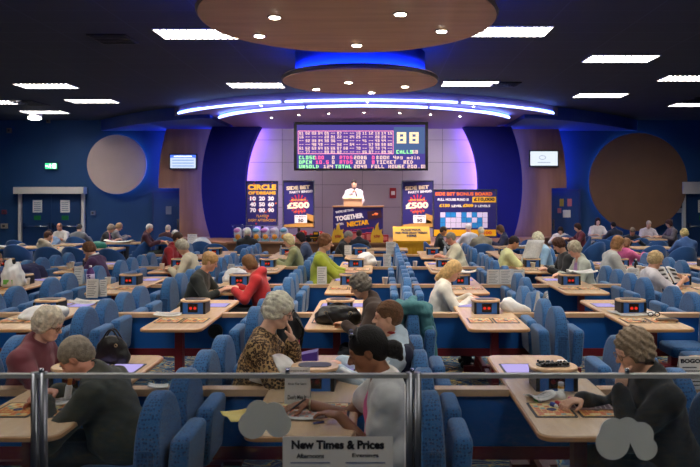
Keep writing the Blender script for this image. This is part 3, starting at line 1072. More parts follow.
for i in range(9):
    t.box(-w / 2 + .05 + i * (w - .1) / 9, -w / 2 + .1 + i * (w - .1) / 9, -.006, 0, .5, zt - .5)
t.build('strip_pattern', M_gold, d)

def prize_table(label, x0, x1, y, zt):
    t = thing('prize_table', label, 'table', ((x0 + x1) / 2, y, 0))
    w = x1 - x0
    MB().box(-w / 2, w / 2, -.25, .3, zt - .04, zt).build('table_top', M_wood, t)
    MB().box(-w / 2 + .03, w / 2 - .03, -.2, .25, 0, zt - .04).build('cabinet', MATS['stage_face'], t)
    return t


xa, xb = at(228, 0, 16.9)[0], at(331, 0, 16.9)[0]
prize_table('long wooden prize counter at the stage front left of the podium', xa, xb, 16.9, .82)
M_cello = glass_mat('cellophane', (.96, .98, 1, 1), .06, .2)
rg = random.Random(4)
for i in range(6):
    px = 238 + i * 9.2
    x = at(px, 0, 16.85)[0]
    ord6 = ('first', 'second', 'third', 'fourth', 'fifth', 'sixth')[i]
    d = thing('gift_bag', 'clear cellophane gift bag of sweets, %s from the left on the prize counter' % ord6, 'gift bag', (x, 16.85, .82), group='cellophane gift bags')
    d.scale = (1.15, 1.1, 1.25)
    MB().loops([[(a * .115 * k, b * .09 * k, z) for a, b in ((-1, -1), (0, -1.15), (1, -1), (1.1, 0), (1, 1), (0, 1.15), (-1, 1), (-1.1, 0))] for z, k in ((0, .9), (.12, 1.0), (.27, .9), (.34, 1.15))], cap1=False).build('wrap', M_cello, d)
    MB().ell((0, -.01, .09), (.06, .06, .07)).build('ball_toy', mat('toy_orange', C(245, 160, 50), .5), d)
    MB().ell((rg.uniform(-.04, .04), 0, .22), (.075, .06, .05)).build('plush', mat('toy_%d' % (i % 3), (C(225, 140, 200), C(235, 215, 235), C(130, 190, 220))[i % 3], .7), d)
    MB().ell((0, .02, .16), (.095, .06, .13)).build('tissue_fill', mat('tissue_white', C(226, 224, 236), .7), d)
    MB().box(-.085, .085, -.05, -.045, .01, .07).build('card', mat('card_aqua', C(150, 205, 215), .6), d)
for px, pz, c, lab in ((294, .13, C(225, 120, 130), 'pink gift box at left of the prize heap'), (303, .24, C(215, 40, 50), 'red gift box on the prize heap, lower left'), (312, .16, C(60, 40, 60), 'dark gift box with yellow ribbon in the prize heap'), (320, .22, C(225, 90, 60), 'orange gift box in the prize heap'), (327, .14, C(150, 30, 60), 'crimson gift box at right of the prize heap')):
    x = at(px, 0, 16.9)[0]
    d = thing('gift_box', lab, 'gift box', (x, 16.9, .82), rz=rg.uniform(-.3, .3))
    MB().box(-.09, .09, -.08, .08, 0, pz).build('box', mat('gift_%d' % px, c, .5), d)
    MB().box(-.018, .018, -.086, .086, 0, pz + .004).build('ribbon', M_gold if px % 2 else M_pwhite, d)
    MB().ell((-.03, 0, pz + .02), (.035, .015, .02), 8, 6).ell((.03, 0, pz + .02), (.035, .015, .02), 8, 6).build('bow', M_red, d)
    MB().ell((.06, -.07, .05), (.03, .03, .04), 8, 6).build('bauble', M_yellow, d)
# black toy truck with yellow trim
x = at(314, 0, 16.72)[0]
d = thing('toy_truck', 'black toy truck with yellow markings on the prize counter', 'toy', (x, 16.74, .82))
MB().box(-.2, .2, -.06, .06, .07, .17).box(-.02, .12, -.055, .055, .17, .26).build('body', M_black, d)
MB().box(-.19, .19, -.064, -.06, .1, .12).box(0, .1, -.059, -.055, .19, .24).build('markings', M_yellow, d)
for sx in (-.13, .13):
    for sy in (-.06, .06):
        wv = MB().prism(circ(.065, 16), sy - .025, sy + .025, .008, axis='y').build('wheel', M_black, d)
        wv.location = (sx, 0, .065)
# second counter before the podium with flame cards and red boxes
prize_table('wooden counter before the podium with red prize boxes', at(333, 0, 16.9)[0], at(391, 0, 16.9)[0], 17.0, .80)
for px, lab in ((338, 'yellow flame-shaped price card left of the podium front'), (377, 'yellow flame-shaped price card right of the podium front')):
    x, _, z = at(px, 240, 16.75)
    d = thing('price_card', lab, 'price card', (x, 16.76, .80))
    t = MB().prism([(a * .30, b * .50) for a, b in [(-.5, 0), (.5, 0), (.52, .3), (.38, .5), (.46, .68), (.2, .62), (.1, .84), (.12, 1.0), (-.12, .82), (-.2, .6), (-.3, .72), (-.44, .5), (-.52, .25)]], 0, .012, axis='x')
    for i, v in enumerate(t.v):
        t.v[i] = (v[1], v[0], v[2])
    t.build('card', mat('print_flame', C(255, 200, 60), .5), d)
    t = MB()
    put_text(t, '50p', 0, .15, .16, .09, -.004, .03, .2)
    t.build('lettering', M_red, d)
    MB().box(-.1, .1, 0, .1, 0, .012).build('foot', M_yellow, d)
for i, px in enumerate((346, 354, 362, 369, 385)):
    x = at(px, 0, 16.95)[0]
    d = thing('prize_box', 'red prize box, %s from the left below the podium' % ('first', 'second', 'third', 'fourth', 'fifth')[i], 'prize box', (x, 17.0, .80), group='red prize boxes')
    hh = (.2, .26, .22, .24, .18)[i]
    MB().box(-.085, .085, -.07, .07, 0, hh).build('box', mat('prize_red', C(170, 36, 50), .5), d)
    MB().box(-.06, .06, -.074, -.07, .05, hh - .04).build('front_label', mat('prize_pink', C(215, 130, 130), .5), d)
# ================================================================ BINGO FURNITURE
M_fab = mat('blue_seat_fabric', C(46, 102, 156), .85, dots=C(24, 60, 108), dscale=58, bump=.15, bscale=200, sheen=.3)
M_fabs = mat('blue_seat_fabric_shaded', C(36, 84, 134), .85, dots=C(20, 50, 92), dscale=58, sheen=.2)  # same fabric as the seat, darkened in colour for shade on its sides
M_mar = mat('maroon_steel', C(122, 26, 36), .4)
M_panel = mat('divider_blue', C(6, 92, 172), .6, noise=.05, nscale=3)
M_top = wood_mat('table_wood', C(228, 194, 156), C(218, 182, 144), 5, (5, .7, 3), .26)
M_cap = wood_mat('cap_wood', C(224, 184, 144), C(212, 170, 130), 5, (.6, 6, 3), .35)
M_edge = mat('edge_band', C(205, 150, 100), .4)
M_tub = mat('tub_blue', C(22, 74, 130), .8, noise=.05, nscale=8, sheen=.2)
M_cons = mat('console_blue', C(44, 104, 186), .5)
M_win = mat('display_dark', C(24, 14, 20), .2)
M_digit = emat('digit_red', (1, .05, .03, 1), .42)
M_inkA = mat('inset_orange', C(226, 160, 60), .35)
M_lit = emat('inset_lit', (.60, .50, 1, 1), .5)

ROWS = {1: 4.29, 2: 7.04, 3: 9.32, 4: 11.63, 5: 14.07}
ORD = ['first', 'second', 'third', 'fourth', 'fifth', 'sixth', 'seventh', 'eighth', 'ninth']
TX = {1: [-1.91, -.41, 1.09, 2.59], 2: [-3.41, -1.91, -.41, 1.09, 2.59], 3: [-4.91, -3.41, -1.91, -.41, 1.09, 2.59, 4.09],
      4: [-6.41, -4.91, -3.41, -1.91, -.41, 1.09, 2.59, 4.09, 5.59], 5: [-3.41, -1.91, -.41, 1.09, 2.59]}
SX = {1: [-2.66, -1.16, .34, 1.84], 2: [-4.16, -2.66, -1.16, .34, 1.84, 3.34], 3: [-5.66, -4.16, -2.66, -1.16, .34, 1.84, 3.34, 4.84],
      4: [-5.66, -4.16, -2.66, -1.16, .34, 1.84, 3.34, 4.84, 6.34], 5: [-4.16, -2.66, -1.16, .34, 1.84, 3.34]}
TZ = .745


# ---- one double seat: a domed back with a tip-up cushion on either side
def taper(me):
    for v in me.vertices:
        v.co.x *= 1.18 - .5 * (v.co.z - .25) / .67
    return me


ol = [(-.205, .24), (.205, .24), (.212, .5), (.208, .70)] + [(.206 * math.cos(a), .70 + .225 * math.sin(a)) for a in [PI * k / 16 for k in range(1, 16)]] + [(-.208, .70), (-.212, .5)]
BACK = taper(MB().prism(ol, -.075, .075, .03, smooth=True, axis='x', steps=4).mesh('backrest', M_fab))
q = MB().prism(rrect(.085, .42, .02, cx=0, cy=.48), -.218, -.205, .006, axis='y')
q2 = MB()
for v in q.v:
    q2.v.append((v[2], v[1], v[0]) if False else v)
def side_mesh(s):
    m = MB().prism(rrect(.42, .085, .02, cx=.48), s * .212 - .006, s * .212 + .006, .004, axis='y')
    return m.mesh('side_panel', M_fabs)
SIDES = [side_mesh(-1), side_mesh(1)]


def cushion(tilt):
    """tip-up cushion hinged near the back; tilt 0 is down, 90 is up"""
    m = MB().prism(rrect(.40, .39, .06, cx=.21), -.05, .055, .035, smooth=True, steps=4)
    m2 = MB()
    m2.xf = Matrix.Translation((.085, 0, .42)) @ Matrix.Rotation(-math.radians(tilt), 4, 'Y')
    m2.v, m2.f, m2.sm, m2.mi = [tuple(m2.xf @ Vector(v)) for v in m.v], m.f, m.sm, m.mi
    m2.xf = None
    return m2.mesh('seat', M_fab)


def cushion_up():
    m = MB().prism(rrect(.38, .34, .05, cx=0, cy=.57), .085, .185, .03, smooth=True, axis='x', steps=4)
    for i, v in enumerate(m.v):
        m.v[i] = (v[0] + .10 * (v[2] - .40) / .34 * .25, v[1], v[2])
    return m.mesh('seat', M_fab)


UP, DOWN, HALF = cushion_up(), cushion(0), cushion(55)
PED = MB().box(-.04, .04, -.05, .05, .03, .30).box(-.16, .16, -.09, .09, 0, .03).box(-.22, .22, -.03, .03, .30, .36).mesh('pedestal', M_mar)
SEATDOWN = {}        # (row, seat column x, slot) -> set of sides that are down


SLOTS = (-.72, -.24, .24, .72)
OFF = {(1, .34): -.08, (1, 1.84): -.08, (2, -2.66): -.08, (2, .34): -.04, (2, 1.84): -.20}
SEATED = []          # filled by the people list: (row, seat column, slot, side)


def make_seats():
    for r, xs in SX.items():
        for ci, x in enumerate(xs):
            for si, dy in enumerate(SLOTS):
                if (r, x, si) in SKIP:
                    continue
                t = thing('double_seat', 'blue tip-up double seat, %s row, %s column from left, %s' % (ORD[r - 1], ORD[ci], ('nearest of four', 'just before the divider', 'just behind the divider', 'farthest of four')[si]),
                          'seat', (x + OFF.get((r, x), 0), ROWS[r] + dy, 0), group='back to back tip-up seats')
                inst('backrest', BACK, t)
                inst('side_panel', SIDES[0], t)
                inst('side_panel', SIDES[1], t)
                inst('pedestal', PED, t)
                for sd in (1, -1):
                    st = SEATDOWN.get((r, x, si, sd), 0)
                    inst('seat', (UP, DOWN, HALF)[st], t, rz=0 if sd == 1 else PI)


# ---- tables
def table_meshes():
    L = 1.74
    top = MB().prism(rrect(.56, L, .07), TZ - .035, TZ, .008, smooth=False)
    edge = MB().prism(rrect(.572, L + .012, .075), TZ - .032, TZ - .006, .006)
    leg = MB().box(-.035, .035, -.045, .045, .05, TZ - .03).box(-.16, .16, -.05, .05, 0, .06)
    rail = MB().box(-.025, .025, .05, .62, .12, .18)
    fr = MB().prism(rrect(.232, .262, .012), TZ, TZ + .003)
    ink = MB().prism(rrect(.203, .225, .008), TZ + .003, TZ + .0045)
    return [m.mesh(n, k) for m, n, k in ((top, 'table_top', M_top), (edge, 'edge_band', M_edge), (leg, 'leg', M_mar), (rail, 'foot_rail', M_mar), (fr, 'play_panel', M_pblack), (ink, 'printed_sheet', inset_mat()))] + \
           [ink.mesh('lit_sheet', M_lit), cells_mesh(), cell_pattern()]


def inset_mat():
    m = bpy.data.materials.new('bingo_inset')
    m.use_nodes = True
    nt = m.node_tree
    b = nt.nodes['Principled BSDF']
    b.inputs['Roughness'].default_value = .3
    tc = nt.nodes.new('ShaderNodeTexCoord')
    br = nt.nodes.new('ShaderNodeTexBrick')
    br.offset = 0
    br.inputs['Scale'].default_value = 1
    br.inputs['Brick Width'].default_value = .04
    br.inputs['Row Height'].default_value = .045
    br.inputs['Mortar Size'].default_value = .004
    br.inputs['Bias'].default_value = -.2
    br.inputs['Color1'].default_value = C(250, 222, 120)
    br.inputs['Color2'].default_value = C(228, 112, 52)
    br.inputs['Mortar'].default_value = C(240, 200, 130)
    nt.links.new(tc.outputs['Object'], br.inputs['Vector'])
    nt.links.new(br.outputs['Color'], b.inputs['Base Color'])
    return m


def cell_pattern():
    t = MB()
    for i in range(6):
        for j in range(6):
            a, b = -.092 + i * .0307, -.102 + j * .034
            if 2 <= i <= 3 and 2 <= j <= 3:
                continue
            t.m = 0 if (j in (1, 2) or (i + j) % 3 == 0) else (1 if (i * 5 + j) % 4 else 2)
            z = TZ + .0052
            t.add([(a + .002, b + .003, z), (a + .028, b + .003, z), (a + .028, b + .030, z), (a + .002, b + .030, z)], [(0, 1, 2, 3)])
    return t.mesh('cell_pattern', [mat('cell_orange', C(218, 100, 48), .35), mat('cell_cream', C(244, 226, 170), .35), mat('cell_teal', C(120, 170, 170), .35)])


def cells_mesh():
    t = MB().lathe([(.028, TZ + .005), (.022, TZ + .006)], 14)
    return t.mesh('logo_disc', M_navyprint)


TM = table_meshes()


def console_meshes():
    body = MB().prism(rrect(.25, .19, .03), 0, .118, .004)
    top = MB().prism(rrect(.30, .225, .10, 8), .118, .14, .008)
    tray = MB().prism(rrect(.21, .12, .055, 8), .14, .144)
    win = MB().box(-.05, .05, -.0975, -.094, .018, .106)
    dig = MB()
    for sx in (-.022, .022):
        dig.prism(circ(.015, 12), 0, .003, axis='y')
        n = 24
        for i in range(len(dig.v) - n, len(dig.v)):
            v = dig.v[i]
            dig.v[i] = (v[0] + sx, v[1] - .101, v[2] + .06)
    d1 = MB()
    d1.v, d1.f, d1.sm, d1.mi = dig.v[:24], [f for f in dig.f if max(f) < 24], [False] * 99, [0] * 99
    d1.sm, d1.mi = [False] * len(d1.f), [0] * len(d1.f)
    post = MB().box(-.129, -.105, -.1, .1, 0, .118)
    return [m.mesh(n, k) for m, n, k in ((body, 'body', M_cons), (top, 'top', M_top), (tray, 'tray', M_black), (win, 'display', M_win), (d1, 'digit', M_digit), (post, 'corner_post', M_black))]


CM = console_meshes()
DIM = CM[4].copy()
DIM.materials[0] = mat('digit_dim', C(96, 24, 20), .4)


def where(r, ci):
    return '%s row from glass rail, %s from left' % (ORD[r - 1], ORD[ci])


def make_tables():
    for r, xs in TX.items():
        for ci, x in enumerate(xs):
            t = thing('bingo_table', 'narrow pale wood bingo table, ' + where(r, ci), 'table', (x, ROWS[r], 0), group='bingo tables')
            inst('table_top', TM[0], t)
            inst('edge_band', TM[1], t)
            for s in (-.55, .55):
                inst('leg', TM[2], t, (0, s, 0))
            inst('foot_rail', TM[3], t)
            inst('foot_rail', TM[3], t, rz=PI)
            if r <= 4:
                for sx in (-.125, .125):
                    p = inst('play_panel', TM[4], t, (sx, -.46, 0))
                    inst('printed_sheet', TM[5], p)
                    inst('logo_disc', TM[7], p)
                    inst('cell_pattern', TM[8], p)
                    p = inst('play_panel', TM[4], t, (sx, .46, 0))
                    inst('lit_sheet', TM[6], p, label='lit lilac play panel')
            c = thing('bingo_console', 'blue console with two red lights on table, ' + where(r, ci), 'console', (x, ROWS[r], TZ), group='table consoles')
            for n, m in zip(('body', 'top', 'tray', 'display', 'digit', 'corner_post'), CM):
                inst(n, m if n != 'digit' or r > 1 else DIM, c)
            inst('digit', CM[4] if r > 1 else DIM, c, (.044, 0, 0))
            inst('corner_post', CM[5], c, (.234, 0, 0))


def make_dividers():
    ends = {1: (-3.6, 2.95), 2: (-5.2, 4.9), 3: (-6.9, 6.4), 4: (-7.2, 7.2), 5: (-4.9, 4.2)}
    for r, (a, b) in ends.items():
        d = thing('booth_divider', 'long low blue booth divider with wooden cap, %s from the glass rail' % ORD[r - 1], 'divider', (0, ROWS[r], 0))
        MB().box(a, b, -.02, .02, .38, TZ - .047).build('panel', M_panel, d)
        MB().box(a, b, -.03, .03, .30, .38).build('base_rail', M_mar, d)
        xs = [a] + [v for x in TX[r] for v in (x - .285, x + .285)] + [b]
        for i in range(0, len(xs), 2):
            if xs[i + 1] - xs[i] < .05:
                continue
            MB().box(xs[i], xs[i + 1], -.045, .045, TZ - .045, TZ - .002).build('cap', M_cap, d)
        f = MB()
        n = int((b - a) / 1.5)
        for i in range(n + 1):
            x = a + .1 + (b - a - .2) * i / n
            fo = MB().box(x - .03, x + .03, -.1, .1, 0, .04).box(x - .03, x + .03, -.025, .025, .04, .30)
            fo.build('foot', M_mar, d)


make_dividers()
make_tables()

# ---- tub chairs and round-backed seats around the far sides
def tub_meshes():
    n = 26
    L = []
    for k in range(n + 1):
        a = -.25 + (PI + .5) * k / n
        top = .56 + .30 * max(0, math.sin((a))) ** .8
        c, s = math.cos(a), math.sin(a)
        L.append([(.31 * c, .29 * s, .10), (.32 * c, .30 * s, top - .03), (.305 * c, .285 * s, top), (.265 * c, .245 * s, top), (.25 * c, .23 * s, top - .03), (.245 * c, .225 * s, .10)])
    sh = MB().loops(L)
    seat = MB().prism(circ(.255, 24, 0, 0, .95), .30, .46, .03, smooth=True)
    foot = MB().lathe([(.2, 0), (.2, .02), (.05, .04), (.05, .30)], 16)
    return sh.mesh('shell', M_tub), seat.mesh('seat', M_tub), foot.mesh('pedestal', M_black)


TUB = tub_meshes()


def tub(px, d, face, label):
    """face: degrees, 0 opens away from the viewer (back towards us)"""
    x = (px - 380) * d / F
    t = thing('tub_chair', label, 'chair', (x, d, 0), math.radians(face + 180), group='blue tub chairs')
    for n, m in zip(('shell', 'seat', 'pedestal'), TUB):
        inst(n, m, t)
    return t


for a in ((19, 15.6, 0, 'first of the front line at far left'), (49.5, 14.9, 10, 'behind the woman in a cream hood, back to us'), (77, 15.0, -8, 'left of the purple jumper woman, back to us'),
          (112, 14.4, 0, 'right of the purple jumper woman, back to us'), (19, 17.2, 0, 'behind the first chair at far left'), (-4, 16.4, 0, 'cut by the picture edge at far left'),
          (78, 18.6, 0, 'holding the grey haired man with his back to us'), (139, 17.4, 90, 'under the white haired man in a maroon cardigan'), (167, 18.6, 0, 'behind the seated man with his back to us, by the door'),
          (217, 15.9, 0, 'holding the red bag left of the stage'), (203, 16.7, 0, 'holding a white cloth left of the stage'), (247, 15.6, 0, 'under the white haired man in black'), (359, 15.9, 0, 'under the man in a charcoal suit, back to us'),
          (436, 16.3, -90, 'under the man in a grey and black tracksuit'), (482, 15.9, 0, 'under the white haired man in a beige cardigan'), (508, 16.9, 90, 'under the brown haired woman in navy'),
          (532, 17.5, -20, 'empty, beside the white haired woman'), (592, 16.5, 30, 'empty, left of the cream cardigan woman'), (606, 17.4, -30, 'empty, behind the cream cardigan woman'),
          (638, 18.0, 0, 'far one under the big brown wall disc'), (655, 17.0, 0, 'empty, in the middle of the right-hand tables'), (652, 15.4, 0, 'large in front of the curly blonde woman'), (681, 15.0, 0, 'under the blonde woman in a blue jacket'),
          (614, 19.4, 0, 'under the man in a dark jacket, right side'), (580, 18.6, 90, 'under the woman in a maroon top, right side'), (672, 19.6, 90, 'under the dark haired woman in grey, right side'), (561, 19.3, 20, 'under the dark haired woman by the blue door')):
    tub(a[0], a[1], a[2], 'blue tub chair, ' + a[3])

PT = [MB().prism(rrect(1.0, .66, .06), .70, .735, .008).mesh('table_top', M_top), MB().lathe([(.24, 0), (.24, .02), (.05, .04), (.045, .70)], 16).mesh('pedestal', M_black), MB().prism(rrect(.99, .65, .06), .66, .70).mesh('apron', M_panel)]
for px, d, lab in ((20, 16.3, 'at far left with papers on it'), (100, 15.85, 'behind the purple jumper person'), (62, 17.2, 'between the boy and the grey haired man'), (122, 17.8, 'before the woman in pink and a dark vest'), (160, 17.9, 'before the maroon cardigan man'),
                   (386, 15.7, 'right of the dark suited man'), (460, 16.6, 'between the tracksuit man and the beige cardigan man'), (492, 16.5, 'before the brown haired woman in navy'),
                   (528, 16.5, 'before the white haired woman in pale blue'), (596, 20.0, 'before the smiling woman in white'), (646, 19.4, 'under the big brown wall disc'), (651, 16.2, 'in the middle of the right-hand tub chairs'), (572, 19.9, 'by the right blue door')):
    t = thing('side_table', 'pale wood pedestal table ' + lab, 'table', ((px - 380) * d / F, d, 0), group='pedestal tables')
    for n, m in zip(('table_top', 'pedestal', 'apron'), PT):
        inst(n, m, t)
SKIP = set()
# ================================================================ PEOPLE
SKINS = {'fair': C(226, 172, 142), 'pale': C(232, 186, 160), 'tan': C(190, 132, 98), 'brown': C(150, 98, 70), 'ruddy': C(214, 148, 122)}
M_eye = mat('eye_dark', C(40, 30, 28), .2)
M_eyew = mat('eye_white', C(225, 220, 215), .3)
M_lip = {}


def V(*a):
    return np.array(a, float)


def unit(v):
    return v / max(np.linalg.norm(v), 1e-9)


def rotm(yaw, pitch, roll=0):
    m = Matrix.Rotation(yaw, 3, 'Z') @ Matrix.Rotation(-pitch, 3, 'X') @ Matrix.Rotation(roll, 3, 'Y')
    return np.array(m)


def skin_mat(k):
    return mat('skin_' + k, SKINS[k], .5, noise=.05, nscale=30)


def ik(S, W, l1, l2, hint):
    d = W - S
    L = np.linalg.norm(d)
    mx = (l1 + l2) * .985
    if L > mx:
        W = S + d * mx / L
        d, L = W - S, mx
    u = d / L
    a = (l1 * l1 - l2 * l2 + L * L) / (2 * L)
    h = math.sqrt(max(l1 * l1 - a * a, 0))
    p = hint - u * (hint @ u)
    return S + u * a + unit(p) * h, W


def person(label, x, d, yaw, fw=.25, hz=1.12, hp=.45, hy=0, roll=0, hip=.47, s=.95, g=1.0, vox=None, sk='fair',
           arms=None, hair=('short', C(90, 70, 55)), top=('jumper', C(80, 80, 80), 1.0), mtop=None, under=None, trousers=C(34, 36, 44),
           glasses=False, stand=False, zoff=0, elbow=None, extras=None, fold=.0024, neck=.05, hsc=.865):
    """seated figure in local axes (x right, y forward), hips over the origin; yaw in degrees, 0 faces away from us"""
    if vox is None:
        vox = .0068 if d < 5.2 else .0095 if d < 8.2 else .0125 if d < 12.6 else .0165
    near = d < 8.3
    hands_fat = max(1.0, vox / .0085)
    H = V(0, 0, hip)
    T = V(0, fw, hz)
    sp = T - H
    L = np.linalg.norm(sp)
    u = sp / L
    ts = L / .74                                  # torso scale
    bk = unit(V(0, -u[2], u[1]))
    P1 = H + u * L * .24 - bk * -.015
    P2 = H + u * L * .48 + bk * .03
    NB = H + u * L * .775 + bk * .03 + V(0, -.015, 0)
    # spine frame
    R = np.stack((V(1, 0, 0), unit(np.cross(u, V(1, 0, 0))), u), 1)
    if R[1, 1] < 0:
        R[:, 1] *= -1
    W_ = s * (0.5 + .5 * g)
    sh = .166 * s * (0.8 + .2 * g)
    SHR, SHL = NB - u * .078 + V(sh, 0, 0), NB - u * .078 + V(-sh, 0, 0)
    hs = s * hsc
    Rh = rotm(hy, -hp if False else hp, roll)
    hd = lambda *p: T + Rh @ (V(*p) * hs)
    # ------------------------------------------------ arms
    A = arms or {}
    wr = {}
    for k, sd in (('R', 1), ('L', -1)):
        a = A.get(k)
        wr[sd] = V(*a) if isinstance(a, tuple) else V(sd * .13, .40, .785)
    for k, sd in (('R', 1), ('L', -1)):
        if A.get(k) == 'chin':
            wr[sd] = T + Rh @ V(sd * .045, .07, -.175)
        elif A.get(k) == 'cheek':
            wr[sd] = T + Rh @ V(sd * .085, .045, -.16)
        elif A.get(k) == 'mouth':
            wr[sd] = T + Rh @ V(sd * .04, .15, -.15)
    J = {}
    for sd, S in ((1, SHR), (-1, SHL)):
        hint = V(sd * .75, -.25, -.8) if not elbow or sd not in elbow else V(*elbow[sd])
        E, Wp = ik(S, wr[sd], .285 * s, .255 * s, hint)
        J[sd] = (S, E, Wp)
    # ------------------------------------------------ body
    B = SDF(vox)
    B.ell(H + V(0, -.01, .05), (.165 * W_, .125 * W_, .13), k=.05)
    B.ell(P1 + R[:, 1] * .02 * g, (.150 * W_ * g, .115 * s * g, .15 * ts), R, k=.06)
    B.ell(P2 + R[:, 1] * .01, (.165 * W_, .110 * s * (.5 + .5 * g), .18 * ts), R, k=.06)
    B.cap(SHR, SHL, .060 * s, k=.06)
    B.cap(NB - u * .03, (SHR + NB * 1.2) / 2.2, .05 * s, k=.05)
    B.cap(NB - u * .03, (SHL + NB * 1.2) / 2.2, .05 * s, k=.05)
    B.cap(NB - u * .03, hd(0, -.018, -.06), neck * s * 1.1, neck * s, k=.03)
    for sd in (1, -1):
        S, E, Wp = J[sd]
        B.cap(S, E, .050 * s * (.5 + .5 * g), .040 * s, k=.03)
        B.cap(E, Wp, .039 * s, .0265 * s, k=.02)
    # legs
    legs = []
    for sd in (1, -1):
        if stand:
            K, An = H + V(sd * .1, .01, -.42), H + V(sd * .1, 0, -.82)
        else:
            K = V(sd * .11, .40, hip + .03)
            An = V(sd * .11, .38, .09)
        hj = H + V(sd * .085, 0, 0)
        B.cap(hj, K, .078 * s, .055 * s, k=.04)
        B.cap(K, An, .054 * s, .036 * s, k=.02)
        B.cap(An + V(0, -.03, -.035), An + V(0, .13, -.06), .036, .028, k=.02)
        legs.append((hj, K, An))
    # head
    E3 = lambda c, r, k=.02, op=0: B.ell(hd(*c), np.array(r) * hs, Rh, k=k, op=op)
    C3 = lambda a, b, ra, rb, k=.012, op=0: B.cap(hd(*a), hd(*b), ra * hs, rb * hs, k=k, op=op)
    E3((0, -.016, .035), (.073, .095, .083), .02)
    E3((0, .03, -.03), (.060, .062, .082), .03)
    E3((0, .058, -.095), (.034, .030, .024), .03)
    C3((-.052, .0, -.06), (-.02, .06, -.095), .022, .02, .03)
    C3((.052, .0, -.06), (.02, .06, -.095), .022, .02, .03)
    for q in (-1, 1):
        E3((q * .038, .055, -.032), (.024, .026, .026), .02)
    if vox < .013:
        for q in (-1, 1):
            E3((q * .031, .100, .006), (.018, .016, .011), .016, 1)
            E3((q * .031, .0805, .005), (.0145, .0135, .012), .004)
        C3((-.036, .078, .030), (.036, .078, .030), .0115, .0115, .012)
        C3((0, .086, .012), (0, .113, -.026), .0085, .0135, .012)
        for q in (-1, 1):
            E3((q * .012, .098, -.031), (.009, .012, .008), .008)
        C3((-.018, .089, -.060), (.018, .089, -.060), .0075, .0075, .008)
        C3((-.015, .087, -.0735), (.015, .087, -.0735), .0085, .0085, .008)
        C3((-.022, .102, -.0667), (.022, .102, -.0667), .0032, .0032, .006, 1)
    else:
        C3((0, .086, .012), (0, .112, -.026), .012, .016, .012)
    for q in (-1, 1):
        E3((q * .075, -.006, -.004), (.011, .021, .033), .01)
        if near:
            E3((q * .085, -.002, -.002), (.006, .011, .02), .006, 1)
    # hands
    fing = {}
    for sd in (1, -1):
        S, E, Wp = J[sd]
        dr = unit(Wp - E)
        mode = A.get('Rm' if sd > 0 else 'Lm', 'flat')
        aim = A.get('R' if sd > 0 else 'L')
        if aim in ('chin', 'cheek', 'mouth'):
            nrm = unit(T - Wp)
            dr = unit(hd(sd * .06, .045, -.02) - Wp) if aim == 'cheek' else unit(hd(sd * .02, .07, -.03) - Wp)
            curl, mode = .55, 'curl'
            nrm = nrm - dr * (nrm @ dr)
        else:
            if mode == 'flat':
                dr = unit(V(dr[0] * .8 - sd * .25, dr[1], min(dr[2] * .4, .02)))
                curl = .42
            elif mode == 'hold':
                dr = unit(V(-sd * .45, .9, .25))
                curl = .85
            elif mode == 'write':
                dr = unit(V(-sd * .35, .9, -.12))
                curl = .75
            elif mode == 'fist':
                curl = 1.2
            else:
                curl = .5
            nrm = V(0, 0, -1) if mode != 'hold' else V(-sd, 0, -.2)
            nrm = nrm - dr * (nrm @ dr)
        nrm = unit(nrm)
        sv = np.cross(dr, nrm)
        Rp = np.stack((sv, dr, nrm), 1)
        B.ell(Wp + dr * .042 * s, (.040 * s, .052 * s, .0155 * s * hands_fat), Rp, k=.012)
        tips = []
        for i, fl in enumerate((.92, 1.05, 1.0, .80)):
            o = (-.0275 + .0185 * i) * s
            p = Wp + dr * .083 * s + sv * o
            q = dr
            ang = 0
            for j, sl in enumerate((.036, .025, .020)):
                ang += curl * (.55, .75, .6)[j]
                q = dr * math.cos(ang) + nrm * math.sin(ang) + sv * o * 1.4
                e = p + unit(q) * sl * fl * s
                B.cap(p, e, (.0086 - .0006 * j) * s * hands_fat, (.0082 - .0007 * j) * s * hands_fat, k=.004)
                p = e
            tips.append(p)
        tsd = -1 if (np.dot(sv, V(1, 0, 0)) * sd > 0) else 1
        p = Wp + dr * .02 * s + sv * tsd * .03 * s
        e = p + unit(dr * .65 + sv * tsd * .55 + nrm * .35) * .042 * s
        e2 = e + unit(dr * .9 + sv * tsd * .05 + nrm * .45) * .032 * s
        B.cap(p, e, .0125 * s, .0105 * s * hands_fat, k=.008)
        B.cap(e, e2, .0100 * s * hands_fat, .008 * s * hands_fat, k=.004)
        fing[sd] = (Wp, dr, nrm, tips, e2)
    body = inst('person', B.mesh('person', skin_mat(sk)), None, (x, d, zoff), math.radians(yaw))
    tag(body, label, 'person')
    # ------------------------------------------------ clothes
    kind, col, sl = top[:3]
    mt = mtop or mat('cloth_%s_%d_%d_%d' % (kind, col[0] * 999, col[1] * 999, col[2] * 999), col, .85, noise=.10, nscale=14, bump=.12, bscale=220, sheen=.15)
    t = .014 if near else .017

    def torso(D, t, low=True, k=.06):
        if low:
            D.ell(H + V(0, -.01, .05), (.165 * W_ + t, .125 * W_ + t, .13 + t), k=k)
        D.ell(P1 + R[:, 1] * .02 * g, (.150 * W_ * g + t, .115 * s * g + t, .15 * ts + t), R, k=k)
        D.ell(P2 + R[:, 1] * .01, (.165 * W_ + t, .110 * s * (.5 + .5 * g) + t, .18 * ts), R, k=k)
        D.cap(SHR, SHL, .060 * s + t, k=k)
        for q in (SHR, SHL):
            D.cap(NB - u * .03, (q + NB * 1.2) / 2.2, .05 * s + t, k=.05)

